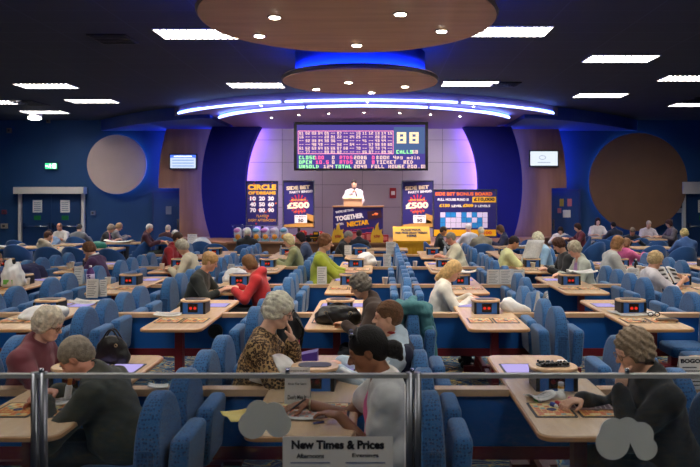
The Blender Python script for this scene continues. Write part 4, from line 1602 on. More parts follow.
    def sleeves(D, t, sl, sides=(1, -1)):
        for sd in sides:
            S, E, Wp = J[sd]
            if sl <= .5:
                D.cap(S, S + (E - S) * sl * 2, .052 * s * (.5 + .5 * g) + t, .050 * s * (.5 + .5 * g) + t * 1.4, k=.03)
            else:
                D.cap(S, E, .050 * s * (.5 + .5 * g) + t, .042 * s + t, k=.03)
                D.cap(E, E + (Wp - E) * (sl - .5) * 1.86, .041 * s + t, .032 * s + t, k=.02)

    if under:
        U = SDF(vox)
        torso(U, .006, False)
        
        U.ell(NB + R[:, 1] * .03 + u * .03, (.07 * s, .09 * s, .07 * s), R, k=.015, op=1)
        um = U.mesh(under[0], mat('cloth_%s_%d_%d' % (under[0], under[1][0] * 999, under[1][2] * 999), under[1], .85, bump=.1, bscale=200))
        inst(under[0], um, body)
    G = SDF(vox)
    torso(G, t)
    sleeves(G, t, sl)
    if kind in ('jacket', 'coat', 'tracksuit_top', 'cardigan', 'suit_jacket', 'fleece'):
        G.cap(NB + V(0, -.01, 0) + u * .015, NB + u * .035 + R[:, 1] * .0, neck * s + .022, neck * s + .016, k=.02)
    if kind == 'hoodie':
        G.ell(NB - R[:, 1] * .075 + u * .005, (.10 * s, .07 * s, .06 * s), R, k=.04)
    if under:
        a = NB + R[:, 1] * (.13 * s * g) + u * .06
        G.cap(a, P1 + R[:, 1] * (.16 * s * g) + u * .04, .125 * s, .085 * s, k=.02, op=1)
        if under[0] == 'pink_vest':
            G.ell(P2 + R[:, 1] * .16 * s * g + u * .03 - R[:, 0] * .05, (.13 * s, .125 * s, .19 * s), R, k=.02, op=1)
    G.ell(NB + u * .055 + R[:, 1] * .025, (.062 * s, .070 * s, .045 * s), R, k=.015, op=1)
    # open the cuffs: keep the sleeve off the hand
    G.disp = (fold, 38, int(abs(x * 97 + d * 31)) % 999)
    inst(kind, G.mesh(kind, mt), body)
    if trousers is not None:
        Q = SDF(max(vox, .012))
        Q.ell(H + V(0, -.01, .0), (.172 * W_, .132 * W_, .11), k=.05)
        for hj, K, An in legs:
            Q.cap(hj, K, .088 * s, .066 * s, k=.04)
            Q.cap(K, An + V(0, 0, .02), .066 * s, .052 * s, k=.02)
        inst('trousers', Q.mesh('trousers', mat('trouser_%d_%d' % (trousers[0] * 999, trousers[2] * 999), trousers, .85)), body)
        for sd, (hj, K, An) in zip((1, -1), legs):
            Z = SDF(.013)
            Z.cap(An + V(0, -.035, -.038), An + V(0, .135, -.058), .045, .036, k=.02)
            inst('shoe', Z.mesh('shoe', M_black), body)
    # ------------------------------------------------ hair
    st, hc = hair[:2]
    if st != 'none':
        Q = SDF(vox)
        h3 = lambda c, r, k=.02, op=0: Q.ell(hd(*c), np.array(r) * hs, Rh, k=k, op=op)
        th = {'curly': .010, 'short': .004, 'bob': .009, 'sleek': .007, 'long': .010, 'balding': .003, 'wavy': .009, 'fluffy': .011, 'updo': .009}[st]
        h3((0, -.02, .04), (.078 + th, .098 + th, .086 + th))
        h3((0, -.045, -.01), (.068 + th, .066 + th, .072 + th * .6), .03)
        if st in ('curly', 'wavy', 'fluffy'):
            h3((0, -.055, -.035), (.072 + th, .058 + th, .055), .02)
            for q in (-1, 1):
                h3((q * .066, -.005, .0), (.026, .045, .055), .02)
        if st in ('bob', 'long'):
            for q in (-1, 1):
                h3((q * .068, -.012, -.03), (.022 + th * .5, .045, .08), .02)
            h3((0, -.06, -.06), (.075 + th, .045 + th, .075), .03)
        if st == 'long':
            Q.cap(hd(0, -.08, -.06), hd(0, -.11, -.20), .062 * hs, .05 * hs, k=.03)
            for q in (-1, 1):
                Q.cap(hd(q * .07, -.02, -.05), hd(q * .075, -.03, -.16), .03 * hs, .025 * hs, k=.03)
        if st == 'updo':
            h3((0, -.09, .06), (.06, .05, .05), .03)
        # clear the face
        h3((0, .125, -.045), (.080, .088, .105), .012, 1)
        h3((0, .07, -.12), (.075, .075, .06), .012, 1)
        if st in ('short', 'sleek', 'balding', 'updo'):
            for q in (-1, 1):
                h3((q * .088, .006, -.03), (.035, .030, .045), .01, 1)
        if st == 'balding':
            h3((0, .05, .10), (.06, .10, .06), .02, 1)
        am, fr = {'curly': (.0055, 125), 'wavy': (.005, 110), 'fluffy': (.0045, 120), 'bob': (.003, 90), 'short': (.002, 150), 'sleek': (.001, 60), 'long': (.003, 60), 'balding': (.001, 100), 'updo': (.004, 90)}[st]
        Q.disp = (am, fr, int(abs(x * 53 + d * 17)) % 999)
        hm = mat('hair_%d_%d_%d' % (hc[0] * 9999, hc[1] * 9999, hc[2] * 9999), hc, .6, noise=.28, nscale=38, bump=.5, bscale=120, spec=.3)
        ho = inst('hair', Q.mesh('hair', hm), body)
        if st == 'sleek':
            Z = SDF(vox)
            Z.ell(hd(0, -.135, -.045), (.05 * hs, .048 * hs, .045 * hs), Rh)
            Z.cap(hd(0, -.10, -.03), hd(0, -.13, -.05), .03 * hs, k=.03)
            Z.cap(hd(0, -.14, -.06), hd(0, -.15, -.11), .03 * hs, .018 * hs, k=.03)
            Z.disp = (.002, 90, 5)
            inst('bun', Z.mesh('bun', hm), body)
            Z = MB()
            rg = random.Random(3)
            for i in range(9):
                a = 2 * PI * i / 9
                c = hd(.02 + .0 * i + .022 * math.cos(a) + .02, -.098 + .008 * math.sin(a * 2), -.012 + .028 * math.sin(a))
                Z.ell(c, (.010, .010, .010), 7, 5)
            Z.build('hair_clip', mat('clip_gold', C(190, 170, 110), .3, metal=.6), body)
            Z = MB()
            Z.tube([hd(.088 * math.cos(a), .012 + .01 * math.sin(a * 3), .045 + .088 * math.sin(a)) for a in [.15 + k * .18 for k in range(16)]], .004, 6)
            Z.build('sunglasses', M_black, body)
            for q in (-1, 1):
                Z = MB()
                Z.ell(hd(q * .05, .045, .115), (.026, .016, .018), 10, 6)
                Z.build('sunglass_lens', mat('lens_dark', C(30, 30, 36), .1), body)
    if vox < .013:
        for q in (-1, 1):
            Z = MB()
            Z.ell((0, 0, 0), (.0075, .006, .0055), 10, 7)
            for i, v in enumerate(Z.v):
                Z.v[i] = tuple(hd(q * .031, .0915, .0045) + Rh @ (V(*v) * hs))
            Z.build('eye', M_eye, body)
    if glasses:
        Z = MB()
        for q in (-1, 1):
            Z.tube([hd(q * .033 + .023 * math.cos(a), .104 - abs(math.cos(a)) * .004, .002 + .019 * math.sin(a)) for a in [2 * PI * k / 14 for k in range(14)]], .0022, 5, closed=True)
            Z.tube([hd(q * .056, .098, .006), hd(q * .074, .05, .008), hd(q * .078, -.01, .006)], .0022, 5)
        Z.tube([hd(-.01, .108, .006), hd(0, .112, .009), hd(.01, .108, .006)], .0022, 5)
        Z.build('glasses', mat('spectacle_frame', C(150, 120, 100), .3, metal=.5), body)
    Rz = Matrix.Translation((x, d, zoff)) @ Matrix.Rotation(math.radians(yaw), 4, 'Z')
    info = dict(body=body, H=H, T=T, hd=hd, J=J, NB=NB, R=R, u=u, P1=P1, P2=P2, s=s, g=g, fing=fing, world=lambda p: Rz @ Vector(p), SDF=SDF, vox=vox, torso=torso, sleeves=sleeves, sh=(SHR, SHL), W_=W_, ts=ts)
    if extras:
        extras(info)
    return info


RIGHT, LEFT, AWAY, TOWARD = -90, 90, 0, 180


def booth(r, tx, side, slot, **k):
    """someone in a double seat: side 'L' sits left of the table and faces right; marks that cushion as down"""
    q = 1 if side == 'R' else -1
    sx = round(tx + q * .75, 2)
    SEATDOWN[(r, sx, slot, -q)] = 1
    dd = k.pop('d', ROWS[r] + SLOTS[slot])
    hx = k.pop('hx', .49)
    label = k.pop('label')
    yaw = (RIGHT if q < 0 else LEFT) + k.pop('turn', 0)
    return person(label, tx + q * hx, dd, yaw, **k)


def stripe(col, sides=(1, -1), w=.014):
    def f(i):
        for sd in sides:
            S, E, Wp = i['J'][sd]
            Z = SDF(i['vox'])
            o = V(sd * .6, 0, .8)
            a, b, c = S + unit(o) * .052, E + unit(V(sd * .8, -.1, .5)) * .045, Wp + unit(V(sd * .5, 0, .8)) * .034
            Z.cap(a, b, w, k=.01).cap(b, b + (c - b) * .85, w, k=.01)
            inst('sleeve_stripe', Z.mesh('sleeve_stripe', mat('stripe_%d' % (col[0] * 999), col, .8)), i['body'])
    return f


GREY = C(168, 162, 152)
WHITEH = C(222, 214, 200)
# ---- front row
booth(1, -1.91, 'L', 2, label='white haired person in a maroon cardigan and glasses seated left of the near console', fw=.20, hz=1.10, hp=.40, hy=-.1, s=.95, g=1.12,
      hair=('curly', C(214, 200, 178)), top=('cardigan', C(112, 52, 62), 1.0), glasses=True, sk='pale', arms={'R': (.10, .44, .80), 'L': (-.16, .36, .80)})
booth(1, -1.91, 'R', 1, label='grey haired man hunched in an olive jacket over the near left table, writing', fw=.33, hz=1.02, hp=.75, hy=.1, s=1.06, g=1.18, d=3.92,
      hair=('short', C(140, 128, 112)), top=('jacket', C(56, 56, 44), 1.0), sk='ruddy', arms={'R': (.12, .50, .80), 'L': (-.10, .46, .80), 'Lm': 'write'}, fold=.0035)
booth(1, -.41, 'L', 2, label='white haired person in a leopard print blouse resting cheek on hand', fw=.23, hz=1.19, hp=.42, hy=-.05, s=1.0, g=1.15,
      hair=('fluffy', C(236, 226, 204)), top=('blouse', C(140, 110, 70), .95), mtop=mat('leopard_cloth', C(150, 112, 66), .8, leopard=True), glasses=True, sk='pale',
      arms={'R': (.05, .42, .80), 'L': 'mouth'}, elbow={-1: (-.2, .6, -1)})


def cami(i):
    pass


W1 = booth(1, -.41, 'R', 0, label='dark haired woman in a white cotton top and pink vest writing near the rail', fw=.19, hz=1.12, hp=.40, hy=.05, s=1.04, g=1.28, d=3.66, hx=.53, hsc=.95,
           hair=('sleek', C(20, 16, 16)), top=('blouse', C(232, 226, 220), .26), under=('pink_vest', C(238, 110, 160)), sk='brown',
           arms={'R': (.10, .53, .805), 'L': (-.10, .33, .80), 'Rm': 'write', 'Lm': 'flat'}, elbow={1: (.3, -.1, -1), -1: (-.25, -.7, -.9)})


def track(i):
    # navy back and sleeves over a pale blue and white front, red collar
    G = SDF(i['vox'])
    i['sleeves'](G, .016, 1.0)
    G.disp = (.003, 40, 4)
    for sd in (1, -1):
        pass
    b = i['body']
    N = SDF(i['vox'])
    off = -i['R'][:, 1] * .035
    N.ell(i['P2'] + off, (.165 * i['W_'] + .012, .115 * i['s'], .19 * i['ts']), i['R'], k=.05)
    N.ell(i['P1'] + off, (.150 * i['W_'] + .012, .115 * i['s'], .15 * i['ts']), i['R'], k=.05)
    N.cap(i['sh'][0] + off, i['sh'][1] + off, .066 * i['s'], k=.05)
    inst('navy_back', N.mesh('navy_back', mat('cloth_navy', C(26, 30, 56), .85)), b)
    Z = MB()
    c = i['NB'] + i['u'] * .045
    Z.tube([c + i['R'] @ V(.062 * math.cos(a), .062 * math.sin(a), .012 * math.sin(a)) for a in [2 * PI * k / 18 for k in range(18)]], .010, 7, closed=True)
    Z.build('collar', mat('collar_red', C(150, 34, 40), .8), b)
    stripe(C(235, 238, 240), w=.02)(i)


booth(1, -.41, 'R', 2, label='short brown haired man in a pale blue and navy tracksuit top', fw=.07, hz=1.13, hp=.08, hy=.12, s=1.0, g=1.0, hx=.53, d=4.62,
      hair=('short', C(112, 78, 52)), top=('tracksuit_top', C(190, 208, 222), 1.0), sk='fair', arms={'R': (.10, .40, .80), 'L': (-.14, .40, .80)}, extras=track)
WR = booth(1, 1.09, 'R', 0, label='curly grey haired person in black cardigan and glasses, chin on hand, by the right table', fw=.22, hz=1.12, hp=.35, hy=.12, s=1.02, g=1.12, d=3.66,
           hair=('curly', C(150, 130, 108)), top=('cardigan', C(38, 36, 36), 1.0), glasses=True, sk='fair',
           arms={'L': 'mouth', 'R': (.20, .44, .80), 'Rm': 'write'}, elbow={-1: (-.2, .5, -1)}, fold=.003)
# ---- second row
booth(2, -.41, 'R', 0, label='curly grey haired person in a brown cardigan leaning over the black handbag', fw=.27, hz=1.12, hp=.5, s=.98, g=1.15,
      hair=('curly', C(132, 122, 110)), top=('cardigan', C(72, 54, 46), 1.0), sk='fair')
booth(2, 1.09, 'L', 3, label='long blonde haired person in a white jumper bent over the table, face hidden', fw=.24, hz=1.10, hp=.6, hy=-.4, s=.98, g=1.1,
      hair=('long', C(206, 168, 112)), top=('jumper', C(226, 220, 208), 1.0), sk='fair', arms={'R': (.12, .42, .79), 'L': (-.1, .44, .79)})
# ---- third row
booth(3, -1.91, 'R', 0, label='brown haired girl in a red hooded top writing at a table', fw=.24, hz=1.10, hp=.55, hy=-.3, s=.95, hair=('bob', C(120, 84, 52)), top=('hoodie', C(196, 40, 44), 1.0), sk='pale')
booth(3, -1.91, 'L', 0, label='blonde woman in a black jumper opposite the girl in red', fw=.26, hz=1.12, hp=.45, s=1.0, g=1.1, hair=('updo', C(186, 148, 98)), top=('jumper', C(34, 38, 34), .8), sk='fair', arms={'R': (.14, .46, .79), 'L': (-.06, .46, .79)})
booth(3, -.41, 'L', 3, label='brown haired woman in a lime green jumper sitting upright', fw=.10, hz=1.27, hp=.25, s=1.06, g=1.3, hair=('wavy', C(128, 84, 54)), top=('jumper', C(176, 186, 54), .72), sk='fair', arms={'R': (.12, .50, .82), 'L': (-.08, .50, .82)}, trousers=C(24, 24, 28))
booth(3, 2.59, 'R', 3, label='grey haired woman in a pale grey cardigan over lilac, behind paper-topped console', fw=.22, hz=1.17, hp=.5, s=1.0, g=1.15, hair=('curly', C(186, 174, 148)), top=('cardigan', C(186, 190, 176), 1.0), under=('lilac_top', C(176, 140, 190)), sk='fair')
booth(3, 4.09, 'L', 1, label='curly blonde woman in a white top reading a newspaper', fw=.08, hz=1.10, hp=.45, s=.98, hair=('curly', C(196, 168, 122)), top=('blouse', C(226, 218, 222), .6), sk='fair', arms={'R': (.14, .38, .84), 'L': (-.14, .38, .84), 'Rm': 'hold', 'Lm': 'hold'}, trousers=C(200, 196, 190))
booth(3, -4.91, 'L', 1, label='brown haired man with glasses beside a white carrier bag at the picture edge', fw=.27, hz=1.10, hp=.3, s=1.0, hair=('short', C(110, 88, 66)), top=('jumper', C(70, 50, 78), 1.0), glasses=True, sk='ruddy', arms={'R': (.1, .40, .84), 'L': (-.08, .42, .95), 'Lm': 'fist'})
# ---- fourth row
booth(4, -3.41, 'R', 0, label='curly grey haired person in a cream jumper leaning on a table', fw=.26, hz=1.14, hp=.55, s=1.0, g=1.15, hair=('curly', C(176, 168, 150)), top=('jumper', C(206, 192, 164), 1.0), sk='fair')
booth(4, -3.41, 'L', 3, label='short haired man in a red tracksuit top with white stripes', fw=.24, hz=1.18, hp=.3, s=1.02, hair=('short', C(70, 50, 40)), top=('tracksuit_top', C(156, 28, 40), 1.0), sk='tan', extras=stripe(C(235, 230, 230), w=.018))
booth(4, -4.91, 'R', 0, label='brown haired person in a purple jumper with white collar, hand to face', fw=.25, hz=1.10, hp=.55, s=1.0, g=1.15, hair=('wavy', C(102, 68, 44)), top=('jumper', C(64, 30, 74), 1.0), sk='fair', arms={'R': 'mouth', 'L': (-.1, .4, .79)}, elbow={1: (.2, .5, -1)},
      extras=lambda i: inst('collar', MB().tube([i['NB'] + i['u'] * .04 + i['R'] @ V(.07 * math.cos(a), .07 * math.sin(a), 0) for a in [2 * PI * k / 14 for k in range(14)]], .016, 6, closed=True).mesh('collar', M_pwhite), i['body']))
booth(4, -1.91, 'R', 2, label='fair haired person in an olive green jumper facing left', fw=.22, hz=1.16, hp=.45, s=1.0, g=1.1, hair=('bob', C(206, 188, 140)), top=('jumper', C(128, 132, 92), 1.0), sk='fair', d=12.15)
booth(4, 2.59, 'L', 2, label='dark haired person in a pale yellow T-shirt holding a white newspaper', fw=.24, hz=1.14, hp=.5, s=1.0, g=1.15, hair=('short', C(46, 32, 28)), top=('t_shirt', C(226, 226, 160), .4), sk='tan', arms={'R': (.12, .50, .80), 'L': (-.10, .44, .86), 'Lm': 'hold'})
booth(4, 2.59, 'R', 0, label='brown haired person in a black jumper beside a white haired woman', fw=.22, hz=1.17, hp=.6, s=1.0, g=1.1, hair=('wavy', C(84, 52, 38)), top=('jumper', C(30, 30, 32), 1.0), sk='fair')
booth(4, 2.59, 'R', 3, label='white curly haired person in a pale blue blouse', fw=.22, hz=1.18, hp=.5, s=1.0, hair=('curly', C(234, 226, 196)), top=('blouse', C(150, 186, 214), 1.0), sk='pale')
booth(4, 4.09, 'L', 0, label='short brown haired woman in a light grey jumper, back half turned', fw=.22, hz=1.19, hp=.35, s=1.04, g=1.15, hair=('bob', C(158, 114, 72)), top=('jumper', C(196, 194, 188), 1.0), sk='fair')
# ---- fifth row
booth(5, -.41, 'L', 2, label='grey haired man in a black suit before the podium', fw=.24, hz=1.10, hp=.5, s=1.05, hair=('short', C(150, 148, 142)), top=('suit_jacket', C(30, 30, 34), 1.0), sk='ruddy')
booth(5, -1.91, 'R', 1, label='dark haired person mostly hidden behind the lime green jumper', fw=.2, hz=1.10, hp=.4, s=1.0, hair=('bob', C(36, 28, 30)), top=('jumper', C(60, 76, 110), 1.0), sk='fair')
booth(5, 1.09, 'R', 0, label='grey haired heavy man in a cream T-shirt facing left', fw=.20, hz=1.12, hp=.4, s=1.06, g=1.35, hair=('short', C(158, 152, 136)), top=('t_shirt', C(226, 218, 190), .42), sk='ruddy')
# ---- tub chairs further back; (pixel column, distance, yaw)
for px, d, yaw, k in (
        (42, 14.9, -35, dict(label='brown haired person in a cream hooded top with maroon sleeves, back to us', fw=.14, hz=1.07, hair=('short', C(98, 66, 44)), top=('hoodie', C(196, 182, 158), 1.0), hp=.3)),
        (57, 17.3, 150, dict(label='dark haired boy in a blue top with hand to his forehead', fw=.22, hz=1.00, hair=('short', C(34, 26, 24)), top=('t_shirt', C(120, 150, 190), .5), arms={'L': 'cheek'}, hp=.5, s=.92)),
        (62, 19.3, 170, dict(label='balding man in a white shirt behind the dark haired boy', fw=.12, hz=1.08, hair=('balding', C(120, 96, 76)), top=('shirt', C(200, 194, 190), .6), sk='ruddy')),
        (78, 18.6, 0, dict(label='grey haired man in a grey jumper, back to us, before the doors', fw=.1, hz=1.07, hair=('short', C(96, 88, 82)), top=('jumper', C(122, 124, 130), 1.0))),
        (102, 18.3, -80, dict(label='grey haired person in pink with a dark waistcoat, writing', fw=.24, hz=1.08, hair=('curly', C(160, 148, 132)), top=('waistcoat', C(34, 30, 36), .12), under=('pink_blouse', C(226, 150, 176)), glasses=True)),
        (112, 19.6, -60, dict(label='blonde person in a grey patterned top behind the pink blouse', fw=.2, hz=1.06, hair=('curly', C(190, 160, 120)), top=('blouse', C(130, 124, 124), 1.0))),
        (144, 17.4, -80, dict(label='white haired man in a maroon cardigan in a tub chair', fw=.14, hz=1.13, hair=('short', C(220, 214, 204)), top=('cardigan', C(70, 26, 40), 1.0), sk='ruddy', trousers=C(50, 56, 50))),
        (167, 18.6, 0, dict(label='white haired man in dark maroon, back to us, by the blue door', fw=.1, hz=1.05, hair=('short', C(190, 180, 168)), top=('jumper', C(62, 26, 36), 1.0))),
        (183, 17.4, 100, dict(label='white haired person in white behind the red tracksuit man', fw=.2, hz=.98, hair=('short', C(225, 220, 212)), top=('blouse', C(222, 220, 224), .6))),
        (247, 15.6, 0, dict(label='white haired man in black, back to us, before the gift bags', fw=.1, hz=1.10, hair=('short', C(232, 226, 208)), top=('suit_jacket', C(26, 26, 30), 1.0), g=1.2)),
        (359, 15.9, 0, dict(label='dark haired man in a charcoal suit, back to us, before the podium', fw=.08, hz=1.05, hair=('short', C(70, 58, 50)), top=('suit_jacket', C(38, 38, 46), 1.0), g=1.15)),
        (437, 16.2, -85, dict(label='short haired man in a grey and black tracksuit facing right', fw=.16, hz=1.12, hair=('short', C(80, 64, 52)), top=('tracksuit_top', C(42, 44, 44), 1.0), extras=stripe(C(150, 156, 150), w=.03), sk='tan')),
        (482, 15.8, 10, dict(label='white haired man in a beige cardigan, back to us', fw=.08, hz=1.12, hair=('short', C(228, 218, 196)), top=('cardigan', C(162, 152, 130), 1.0), g=1.3)),
        (470, 17.2, 20, dict(label='white haired man in white beyond the beige cardigan', fw=.1, hz=1.14, hair=('short', C(226, 222, 220)), top=('shirt', C(200, 204, 214), 1.0), sk='ruddy')),
        (508, 16.9, 85, dict(label='brown haired person in navy facing left below the bonus board', fw=.2, hz=1.12, hair=('bob', C(106, 78, 58)), top=('jacket', C(26, 34, 66), 1.0))),
        (625, 13.6, -60, dict(label='person in bright pink behind the light grey jumper', fw=.05, hz=1.00, hair=('bob', C(150, 110, 80)), top=('jumper', C(220, 100, 150), 1.0))),
        (561, 19.3, 160, dict(label='long dark haired woman in white by the right blue door', fw=.15, hz=.98, hair=('long', C(40, 28, 30)), top=('shirt', C(206, 200, 200), .6), hp=.5)),
        (583, 18.6, 90, dict(label='dark haired woman in a maroon top facing left', fw=.16, hz=1.10, hair=('bob', C(58, 36, 34)), top=('jumper', C(92, 26, 42), 1.0))),
        (597, 20.9, 175, dict(label='smiling dark haired woman in a white T-shirt, facing us', fw=.12, hz=1.18, hair=('long', C(52, 34, 32)), top=('t_shirt', C(222, 216, 214), .42), hp=.15, sk='pale')),
        (616, 19.4, 10, dict(label='dark haired man in a navy jacket, back to us, right side', fw=.15, hz=1.10, hair=('short', C(36, 28, 28)), top=('jacket', C(32, 40, 64), 1.0))),
        (631, 18.0, 170, dict(label='grey haired man in dark clothes with head bowed', fw=.22, hz=1.02, hair=('short', C(120, 104, 92)), top=('jumper', C(28, 32, 46), 1.0), hp=.7, sk='ruddy')),
        (647, 20.2, 175, dict(label='white haired person in white below the brown wall disc', fw=.18, hz=1.12, hair=('short', C(200, 182, 172)), top=('shirt', C(206, 196, 206), .6), hp=.45, sk='pale')),
        (674, 19.6, 95, dict(label='long dark haired woman in grey reading at the far right', fw=.16, hz=1.16, hair=('bob', C(64, 38, 36)), top=('cardigan', C(108, 100, 106), 1.0))),
        (687, 14.9, 0, dict(label='blonde person in a mid blue jacket, back to us, far right', fw=.14, hz=1.12, hair=('curly', C(220, 196, 132)), top=('jacket', C(66, 100, 156), 1.0), g=1.25))):
    lab = k.pop('label')
    person(lab, (px - 380) * d / F, d, yaw, **k)
# ---- the caller, standing at the podium with a microphone
CALL = person('dark haired caller in a white shirt standing with a microphone behind the podium', at(354, 0, 18.45)[0], 18.45, 180, stand=True, zoff=SZ, hip=.88, hz=1.60, fw=.02, hp=.15, s=1.0, vox=.012,
              hair=('short', C(40, 28, 26)), top=('shirt', C(200, 188, 200), 1.0), sk='fair', arms={'R': (.05, .27, 1.36), 'Rm': 'fist', 'L': (-.16, .36, 1.02)}, elbow={1: (.9, -.1, -.8), -1: (-.8, -.2, -.6)})
for i in range(1):
    Wp, dr, nrm, tips, th = CALL['fing'][1]
    p = (Vector(tips[1]) + Vector(th)) / 2
    q = CALL['world'](p)
    d_ = thing('microphone', 'black microphone held by the caller at the podium', 'microphone', q)
    hd = CALL['world'](CALL['hd'](0, .125, -.07)) - q
    MB().tube([-hd * .9, hd * .5], [.012, .016], 8).build('handle', M_black, d_)
    m_ = MB().ell((0, 0, 0), (.028, .028, .028), 8, 6).build('head', mat('mic_grey', C(70, 70, 74), .4, metal=.6), d_)
    m_.location = hd * .65
tie = MB()
for a in ((-.03, .03),):
    pass
# empty cushions left down
SEATDOWN[(1, -1.16, 0, -1)] = 1
SEATDOWN[(2, 3.34, 0, -1)] = 1
SEATDOWN[(2, 3.34, 1, -1)] = 1
make_seats()

# ================================================================ THE GLASS RAIL
RY = 2.4
M_glass = glass_mat('rail_glass', (.76, .79, .82, 1), .035, .03)
M_frost = bpy.data.materials.new('frosted_vinyl')
M_frost.use_nodes = True
nt = M_frost.node_tree
nt.nodes.clear()
a_ = [nt.nodes.new(k) for k in ('ShaderNodeOutputMaterial', 'ShaderNodeBsdfDiffuse', 'ShaderNodeBsdfTranslucent', 'ShaderNodeMixShader', 'ShaderNodeBsdfTransparent', 'ShaderNodeMixShader')]
a_[1].inputs[0].default_value = C(242, 240, 230)
a_[2].inputs[0].default_value = C(252, 250, 240)
a_[3].inputs[0].default_value = .6
a_[5].inputs[0].default_value = .04
nt.links.new(a_[1].outputs[0], a_[3].inputs[1])
nt.links.new(a_[2].outputs[0], a_[3].inputs[2])
nt.links.new(a_[3].outputs[0], a_[5].inputs[1])
nt.links.new(a_[4].outputs[0], a_[5].inputs[2])
nt.links.new(a_[5].outputs[0], a_[0].inputs[0])
M_chr2 = mat('post_chrome', C(110, 112, 118), .35, metal=1)
M_rail = mat('rail_grey', C(150, 150, 148), .5, metal=.2)
rz = at(0, 375.5, RY)[2]
r = thing('glass_rail', 'chrome and glass rail in front of the booths, nearest to us', 'railing', (0, RY, .35))
MB().box(-2.2, 2.2, -.012, .012, rz - .35 - .007, rz - .35 + .007).build('top_rail', M_rail, r)
for px in (35, 43.5, 409.5, 417.5):
    x = at(px, 0, RY)[0]
    p = MB().tube([(x, 0, 0), (x, 0, rz - .35 + .012)], .0135, 14)
    p.build('post', M_chr2, r)
for px in (39.5, 413.5, -335, 787):
    x = at(px, 0, RY)[0]
    c = MB()
    c.prism(rrect(.05, .12, .01), .0, .012)
    c.build('base_plate', M_chrome, r)
    c = r.children[-1] if False else None
for a, b in ((-335, 30), (48.5, 404.5), (422.5, 787)):
    xa, xb = at(a, 0, RY)[0], at(b, 0, RY)[0]
    MB().box(xa, xb, -.004, .004, .10, rz - .35 - .008).build('glass_pane', M_glass, r)
for px, z in ((32, .58), (48, .58), (406, .58), (420, .58)):
    x = at(px, 0, RY)[0]
    MB().prism(rrect(.03, .03, .008, cx=x, cy=z), -.012, .012, .003, axis='y')
    q = MB().box(x - .014, x + .014, -.014, .014, z - .02, z + .02)
    q.build('clamp', M_chrome, r)
for px in (41.5, 287.5, 412, 627):
    x = at(px, 0, RY)[0]
    MB().tube([(x, 0, rz - .345), (x, 0, rz - .325)], .008, 10).build('rail_screw', M_chrome, r)
# frosted cloud shapes stuck on the panes
SH = {'left': [(-.045, -.012, .050), (.046, -.010, .046), (-.024, .030, .045), (.030, .026, .042)], 'right': [(-.052, -.012, .060), (-.05, .030, .046), (0, .036, .042), (.048, .016, .045), (.064, -.032, .042)]}


def blob_outline(cs, n=72):
    out = []
    cx, cy = sum(c[0] for c in cs) / len(cs), sum(c[1] for c in cs) / len(cs)
    for k in range(n):
        a = 2 * PI * k / n
        best = .02
        for x, y, rr in cs:
            dx, dy = x - cx, y - cy
            b = dx * math.cos(a) + dy * math.sin(a)
            disc = b * b - (dx * dx + dy * dy - rr * rr)
            if disc > 0:
                best = max(best, b + math.sqrt(disc))
        out.append((cx + best * math.cos(a), cy + best * math.sin(a)))
    return out


for px, py, nm, lab in ((265, 422, 'left', 'grey frosted cloud sticker on the middle glass pane'), (628, 440, 'right', 'grey frosted cloud sticker on the right glass pane')):
    x, _, z = at(px, py, RY)
    d = thing('cloud_sticker', lab, 'sticker', (x, RY + .006, z))
    ol_ = blob_outline(SH[nm])
    mb = MB().prism([(b, a) for a, b in reversed([(q[0], q[1]) for q in ol_])] if False else ol_, -.0012, .0012)
    mb.v = [(a, c, b) for a, b, c in mb.v]
    mb.f = [list(reversed(f)) for f in mb.f]
    mb.build('vinyl', M_frost, d)
x0, _, z1 = at(283, 436, RY)
x1 = at(393, 0, RY)[0]
d = thing('price_notice', 'white price notice taped to the glass rail, bold black heading', 'notice', ((x0 + x1) / 2, RY - .006, z1 - .30))
w = x1 - x0
MB().box(-w / 2, w / 2, -.001, .001, 0, .30).build('sheet', mat('notice_paper', C(214, 210, 206), .7), d)
t = MB()
put_text(t, 'New Times & Prices', 0, .272, w * .84, .032, -.0018, .05)
put_text(t, 'Afternoons', -w * .25, .233, w * .25, .018, -.0018, .02)
put_text(t, 'Evenings', w * .25, .233, w * .24, .018, -.0018, .02)
t.build('lettering', M_pblack, d)
t = MB()
for cx in (-.25, .25):
    for j in range(10):
        t.box(cx * w - .07, cx * w + .07 - .012 * (j % 3), -.0018, -.001, .206 - j * .018, .211 - j * .018)
t.build('text_lines', mat('notice_grey', C(120, 125, 150), .6), d)

# ================================================================ THINGS ON THE TABLES
M_cup = mat('cup_white', C(232, 230, 226), .5)
M_bagw = mat('carrier_white', C(232, 230, 228), .45, alpha=.97, bump=.3, bscale=40)
M_leath = mat('black_leather', C(26, 24, 22), .35, bump=.2, bscale=90)
M_news = mat('newsprint', C(214, 212, 208), .8, noise=.12, nscale=40)


def cup_mesh(s=1):
    b = MB().lathe([(.027 * s, 0), (.030 * s, .002), (.041 * s, .090 * s), (.043 * s, .092 * s), (.041 * s, .094 * s), (.039 * s, .090 * s), (.028 * s, .012)], 18)
    b.f.pop()
    b.sm.pop()
    b.mi.pop()
    return b.mesh('cup', M_cup)


CUP = cup_mesh()
COF = MB().lathe([(.036, .076), (.001, .077)], 16).mesh('drink', mat('coffee', C(70, 44, 28), .3))


def cup(px, py, d, lab, drink=False):
    x, y, z = at(px, py, d)
    t = thing('paper_cup', lab, 'cup', (x, y, TZ), group='white paper cups')
    inst('cup', CUP, t)
    if drink:
        inst('drink', COF, t)
    return t


